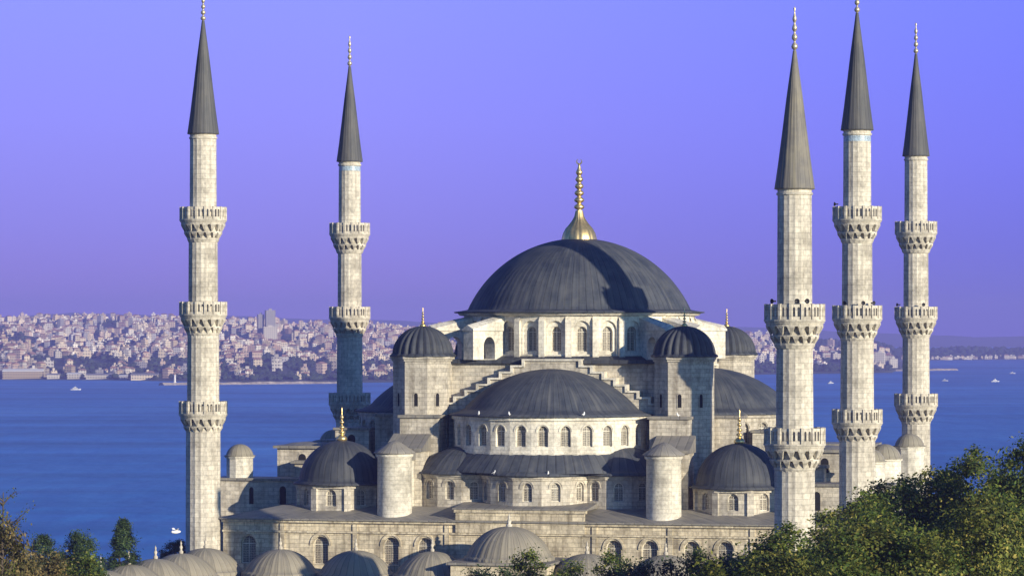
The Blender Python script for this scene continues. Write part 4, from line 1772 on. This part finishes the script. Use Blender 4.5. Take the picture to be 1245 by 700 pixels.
# ------------------------------------------------------------------ trees
def leaf_material(name, stops):
    m, nt, b = newmat(name)
    g = nd(nt, 'ShaderNodeNewGeometry')
    r = ramp(nt, stops)
    nt.links.new(g.outputs['Random Per Island'], r.inputs[0])
    n = nd(nt, 'ShaderNodeTexNoise')
    n.inputs['Scale'].default_value = .35
    n.inputs['Detail'].default_value = 3
    tc = nd(nt, 'ShaderNodeTexCoord')
    nt.links.new(tc.outputs['Object'], n.inputs['Vector'])
    r2 = ramp(nt, [(.36, 1.0), (.64, 2.3)])
    nt.links.new(n.outputs['Fac'], r2.inputs[0])
    col = mixc(nt, r.outputs[0], r2.outputs[0], 1.0, 'MULTIPLY')
    nt.links.new(col, b.inputs['Base Color'])
    b.inputs['Roughness'].default_value = .6
    b.inputs['Specular IOR Level'].default_value = .2
    tr = nd(nt, 'ShaderNodeBsdfTranslucent')
    nt.links.new(col, tr.inputs['Color'])
    mx = nd(nt, 'ShaderNodeMixShader')
    mx.inputs[0].default_value = .22
    nt.links.new(b.outputs[0], mx.inputs[1])
    nt.links.new(tr.outputs[0], mx.inputs[2])
    nt.links.new(mx.outputs[0], nt.nodes['Material Output'].inputs['Surface'])
    return m


LEAFG = leaf_material('plane_leaf', [(0, (.022, .040, .008)), (.5, (.048, .072, .012)), (.85, (.095, .11, .018)), (1, (.20, .18, .04))])
LEAFY = leaf_material('olive_leaf', [(0, (.028, .043, .009)), (.5, (.064, .078, .014)), (.85, (.12, .12, .022)), (1, (.24, .20, .05))])
LEAFB = leaf_material('autumn_leaf', [(0, (.04, .04, .016)), (.5, (.075, .068, .026)), (.85, (.13, .095, .035)), (1, (.17, .13, .05))])
LEAFD = leaf_material('dark_leaf', [(0, (.016, .032, .012)), (.6, (.03, .052, .018)), (1, (.055, .075, .025))])
BARK = plain('bark', (.10, .08, .06), .95, noise=.4, scale=3)


def tube(mb, pts, radii, n=7):
    rows = []
    for i, p in enumerate(pts):
        p = Vector(p)
        d = (Vector(pts[min(i + 1, len(pts) - 1)]) - Vector(pts[max(i - 1, 0)])).normalized()
        a = d.cross(Vector((.3, 1, .1))).normalized()
        b = d.cross(a)
        rows.append([mb.vert(p + (a * math.cos(2 * PI * k / n) + b * math.sin(2 * PI * k / n)) * radii[i]) for k in range(n)])
    for i in range(len(pts) - 1):
        for k in range(n):
            j = (k + 1) % n
            mb.ifaces((rows[i][k], rows[i][j], rows[i + 1][j], rows[i + 1][k]), 0, None, True)


def make_tree(seed, H, R, ch, leaf, leafmat, nclump, nleaf, shape='round', spread=.9):
    """H total height, R crown radius, ch crown height; returns (trunk mesh, crown mesh)"""
    rr = random.Random(seed)
    tb = MB()
    zc0 = H - ch
    lean = Vector((rr.uniform(-.4, .4), rr.uniform(-.4, .4), 0))
    top = H - ch * .25
    pts = [(lean * t + Vector((0, 0, top * t))) for t in (0, .25, .5, .75, 1)]
    r0 = max(.12, H * .02)
    tube(tb, pts, [r0 * 1.3, r0, r0 * .8, r0 * .5, r0 * .2])
    clumps = []
    lobes = []
    if shape == 'round':
        nl = 11
        for i in range(nl):
            a = 2 * PI * i / nl + rr.uniform(-.4, .4)
            q = rr.uniform(.4, .85) * R
            lobes.append((Vector((q * math.cos(a), q * math.sin(a), zc0 + ch * rr.uniform(.25, .75))), R * rr.uniform(.26, .42)))
        lobes.append((Vector((rr.uniform(-.2, .2) * R, rr.uniform(-.2, .2) * R, H - R * .4)), R * .36))
        lobes.append((Vector((rr.uniform(-.5, .5) * R, rr.uniform(-.5, .5) * R, H - R * .6)), R * .36))
        lobes.append((Vector((0, 0, zc0 + ch * .4)), R * .55))
        for c, lr in lobes:
            b0 = Vector(pts[2]) * .6 + Vector(pts[3]) * .4
            mid = (b0 + c) / 2 + Vector((0, 0, -.3))
            tube(tb, [b0, mid, c], [r0 * .45, r0 * .3, r0 * .1], 5)
        for _ in range(nclump):
            c, lr = rr.choice(lobes)
            d = Vector((rr.gauss(0, 1), rr.gauss(0, 1), rr.gauss(.25, 1))).normalized()
            clumps.append((c + d * lr * rr.uniform(.72, 1.12), d))
        for _ in range(6):
            q = rr.choice(lobes)
            b_ = q[0] + Vector((rr.gauss(0, .3), rr.gauss(0, .3), q[1] * .95))
            for kk in range(3):
                clumps.append((b_ + Vector((0, 0, kk * R * .07)), Vector((0, 0, 1))))
    else:
        for _ in range(nclump):
            t = rr.random()
            z = zc0 + ch * t
            w = R * (math.sin(PI * min(1, t * .75 + .25)) ** .8) * rr.uniform(.7, 1.1)
            a = rr.uniform(0, 2 * PI)
            d = Vector((math.cos(a), math.sin(a), .5)).normalized()
            clumps.append((Vector((w * math.cos(a), w * math.sin(a), z)), d))
    cb = MB()
    for c, d in clumps:
        k = int(nleaf * rr.uniform(.6, 1.4))
        sp = spread * rr.uniform(.6, 1.25)
        for _ in range(k):
            p = c + Vector((rr.gauss(0, sp), rr.gauss(0, sp), rr.gauss(0, sp * .7)))
            n = (d + Vector((rr.gauss(0, .7), rr.gauss(0, .7), rr.gauss(.3, .7)))).normalized()
            a = n.cross(Vector((rr.gauss(0, 1), rr.gauss(0, 1), rr.gauss(0, 1)))).normalized()
            b = n.cross(a)
            s = leaf * rr.uniform(.6, 1.35)
            cb.face([p - a * s, p - b * s * .55 + n * s * .12, p + a * s, p + b * s * .55 + n * s * .12], 0, [(0, 0)] * 4)
    t = tb.build('trunk', BARK)
    c = cb.build('crown', leafmat)
    r = (t.data, c.data)
    bpy.data.objects.remove(t)
    bpy.data.objects.remove(c)
    return r


def put_tree(meshes, px, top, Y, H0, label, name='leafy_tree', group=None, rz=0, sxy=1.0, cat='tree'):
    """stands at the ground; scaled so its top reaches the photographed height"""
    p = at(px, top, Y)
    g = ground_f(p.x, p.y)[2]
    k = (p.z - g) / H0
    t = empty(name, (p.x, p.y, g), rz)
    t.scale = (sxy, sxy, k)
    tag(t, label, cat, group)
    for nm, me in zip(('trunk', 'crown'), meshes):
        o = bpy.data.objects.new(nm, me)
        COL.objects.link(o)
        o.parent = t
    return t


TV = [make_tree(s, 24, 5.6, 15, .135, m, 230, 150, spread=.5) for s, m in ((1, LEAFG), (2, LEAFY), (3, LEAFG), (4, LEAFY))]
BIG = [make_tree(s, 22, 5.6, 15, .12, m, 260, 170, spread=.48) for s, m in ((11, LEAFY), (12, LEAFG))]
SML = [make_tree(s, 16, 3.4, 9, .12, m, 120, 130, spread=.4) for s, m in ((21, LEAFG), (22, LEAFD), (23, LEAFB))]
CYP = make_tree(31, 16, 1.75, 13, .11, LEAFD, 260, 90, 'column', .25)
POP = make_tree(33, 16, 1.9, 9, .11, LEAFD, 140, 90, 'column', .32)


def trees():
    GR = 'park trees at the lower right'
    right = [
        (0, 1238, 543, 236, 'dark leafy tree at the right edge with the highest crown top'),
        (2, 1187, 556, 244, 'leafy tree second from the right edge in the back row'),
        (1, 1142, 566, 250, 'olive green tree just right of the rightmost minaret foot'),
        (2, 1098, 590, 244, 'green tree hiding the foot of the rightmost minaret'),
        (0, 1052, 608, 238, 'green tree hiding the foot of the middle right minaret'),
        (3, 1008, 622, 230, 'olive tree between the two nearer right minarets'),
        (2, 962, 646, 222, 'dark tree hiding the foot of the thick front minaret'),
    ]
    for v, px, top, Y, lab in right:
        put_tree(TV[v], px, top, Y, 24, lab, group=GR, rz=px * .7)
    front = [
        (1, 1225, 596, 196, 'nearest dark green tree in the lower right corner'),
        (0, 1165, 606, 190, 'front row olive tree left of the lower right corner tree'),
        (1, 1108, 622, 186, 'front row green tree below the rightmost minaret'),
        (0, 1050, 640, 183, 'front row olive tree below the middle right minaret'),
        (1, 990, 656, 180, 'front row tree right below the thick front minaret'),
        (0, 932, 670, 178, 'leftmost front row tree below the right corner dome'),
    ]
    for v, px, top, Y, lab in front:
        put_tree(BIG[v], px, top, Y, 22, lab, group=GR, rz=px * 1.3)
    mid = [
        (0, 638, 674, 270, 'bushy tree top in front of the portal dome'),
        (1, 600, 686, 268, 'low tree top left of the bush before the portal dome'),
        (0, 690, 690, 262, 'low bush top right of the portal dome'),
        (0, 748, 678, 262, 'green tree top between the portal dome and the right arcade domes'),
        (1, 795, 676, 258, 'dark tree top left of the ones under the right corner dome'),
        (0, 845, 674, 255, 'tree top under the right corner dome facade'),
        (1, 888, 672, 250, 'dark tree top at the left end of the right grove'),
    ]
    for v, px, top, Y, lab in mid:
        put_tree(SML[v], px, top, Y, 16, lab, name='small_tree', group='tree tops along the bottom edge', rz=px)
    put_tree(CYP, 150, 632, 330, 16, 'single dark columnar cypress left of the arcade domes', name='cypress_tree')
    put_tree(POP, 52, 651, 330, 16, 'narrow dark tree left of the round green tree', name='small_tree')
    put_tree(SML[1], 99, 643, 300, 16, 'round dark green tree next to the columnar cypress', name='small_tree', rz=2, sxy=.72)
    put_tree(SML[2], 14, 644, 215, 16, 'rusty brown tree at the left edge', name='autumn_tree', rz=1, sxy=.75)
    put_tree(SML[2], 54, 672, 225, 16, 'brownish low tree in front of the narrow dark tree', name='autumn_tree', rz=3)
    put_tree(SML[0], 95, 680, 235, 16, 'low olive tree at the bottom left below the round green tree', name='small_tree', rz=4)
    put_tree(SML[2], -6, 634, 205, 16, 'russet tree cut by the left edge', name='autumn_tree', rz=5)
    put_tree(SML[1], 214, 655, 400, 16, 'dark bush behind the foot of the leftmost minaret', name='small_tree', rz=5, sxy=.7)
    # thin half-bare tree at the left edge
    rr = random.Random(77)
    tb = MB()
    H = 21.5
    tube(tb, [(0, 0, 0), (.2, 0, H * .4), (0, .1, H * .75), (.1, 0, H)], [.3, .2, .12, .03])
    cb = MB()
    for i in range(42):
        z = H * rr.uniform(.55, .98)
        a = rr.uniform(0, 2 * PI)
        L = rr.uniform(.8, 2.2) * (1.2 - (z / H - .5))
        e = Vector((math.cos(a) * L, math.sin(a) * L, z + L * .8))
        tube(tb, [(0.1, 0, z), e * .5 + Vector((0, 0, z * .5)), e], [.05, .035, .012], 4)
        for _ in range(40):
            p = Vector((0, 0, z)).lerp(e, rr.uniform(.3, 1.1)) + Vector((rr.gauss(0, .22), rr.gauss(0, .22), rr.gauss(0, .2)))
            n = Vector((rr.gauss(0, 1), rr.gauss(0, 1), rr.gauss(0, 1))).normalized()
            q = n.orthogonal().normalized()
            b = n.cross(q)
            s = rr.uniform(.04, .09)
            cb.face([p - q * s, p - b * s * .6, p + q * s, p + b * s * .6], 0, [(0, 0)] * 4)
    p = at(2, 598, 205)
    t = empty('bare_tree', (p.x, p.y, GROUND))
    t.scale = (1, 1, (p.z - GROUND) / H)
    tag(t, 'thin half bare tree with sparse twigs at the left edge', 'tree')
    tb.build('trunk', BARK, t)
    cb.build('crown', LEAFY, t)


trees()


# woods on the far shore (a mass nobody could count)
def far_woods():
    rr = random.Random(9)
    mb = MB()
    ico = bmesh.new()
    bmesh.ops.create_icosphere(ico, subdivisions=1, radius=1)
    iv = [v.co.copy() for v in ico.verts]
    ifc = [[v.index for v in f.verts] for f in ico.faces]
    ico.free()

    def blob(X, Y, z, r):
        b0 = len(mb.v)
        for c in iv:
            k = r * rr.uniform(.7, 1.25)
            mb.vert((X + c.x * k, Y + c.y * k, z + r * .6 + c.z * k * .85))
        for f in ifc:
            mb.ifaces([b0 + i for i in f])
    for _ in range(3200):
        px = rr.uniform(-120, 1092)
        ys = interp(SHORE, px)
        d = 30 + 2400 * rr.random() ** 1.5
        w = vnoise(px * .018, d * .0035, 5) > .16 or (d < 430 and vnoise(px * .03, d * .002, 8) > -.26) or px > 930
        if not w and rr.random() < .55:
            continue
        Y = ys + d
        for _k in range(3):
            x_ = px + rr.gauss(0, 3)
            y_ = Y + rr.gauss(0, 10)
            if y_ < interp(SHORE, x_) + 12 or x_ > 1094:
                continue
            blob((x_ - 622.5) / F * y_, y_, land_z(x_, y_), rr.uniform(2.0, 4.2))
    for _ in range(1500):
        px = rr.uniform(1085, 1400)
        Y = interp(FARS, px) + 70 + 900 * rr.random() ** 2
        k = coast_f(px, Y - interp(FARS, px) + 60)
        blob(k[0], k[1], k[2], rr.uniform(3, 7))
    o = mb.build('distant_woods', plain('distant_foliage', (.035, .052, .030), .95, noise=.5, scale=.05))
    tag(o, 'dark green woods between the houses along the far shore', 'woods', kind='stuff')


far_woods()


# ------------------------------------------------------------------ haze
def haze():
    mb = MB()
    mb.box(-5000, 5000, -400, 13500, SEAZ - 8, 135)
    m = bpy.data.materials.new('sea_haze')
    m.use_nodes = True
    nt = m.node_tree
    nt.nodes.clear()
    out = nd(nt, 'ShaderNodeOutputMaterial')
    v = nd(nt, 'ShaderNodeVolumePrincipled')
    v.inputs['Color'].default_value = (.40, .39, 1.0, 1)
    v.inputs['Density'].default_value = 1.2e-4
    v.inputs['Anisotropy'].default_value = 0.0
    nt.links.new(v.outputs[0], out.inputs['Volume'])
    o = mb.build('haze', m)
    tag(o, 'thin violet haze lying over the strait and the far shore', 'haze', kind='stuff')


haze()
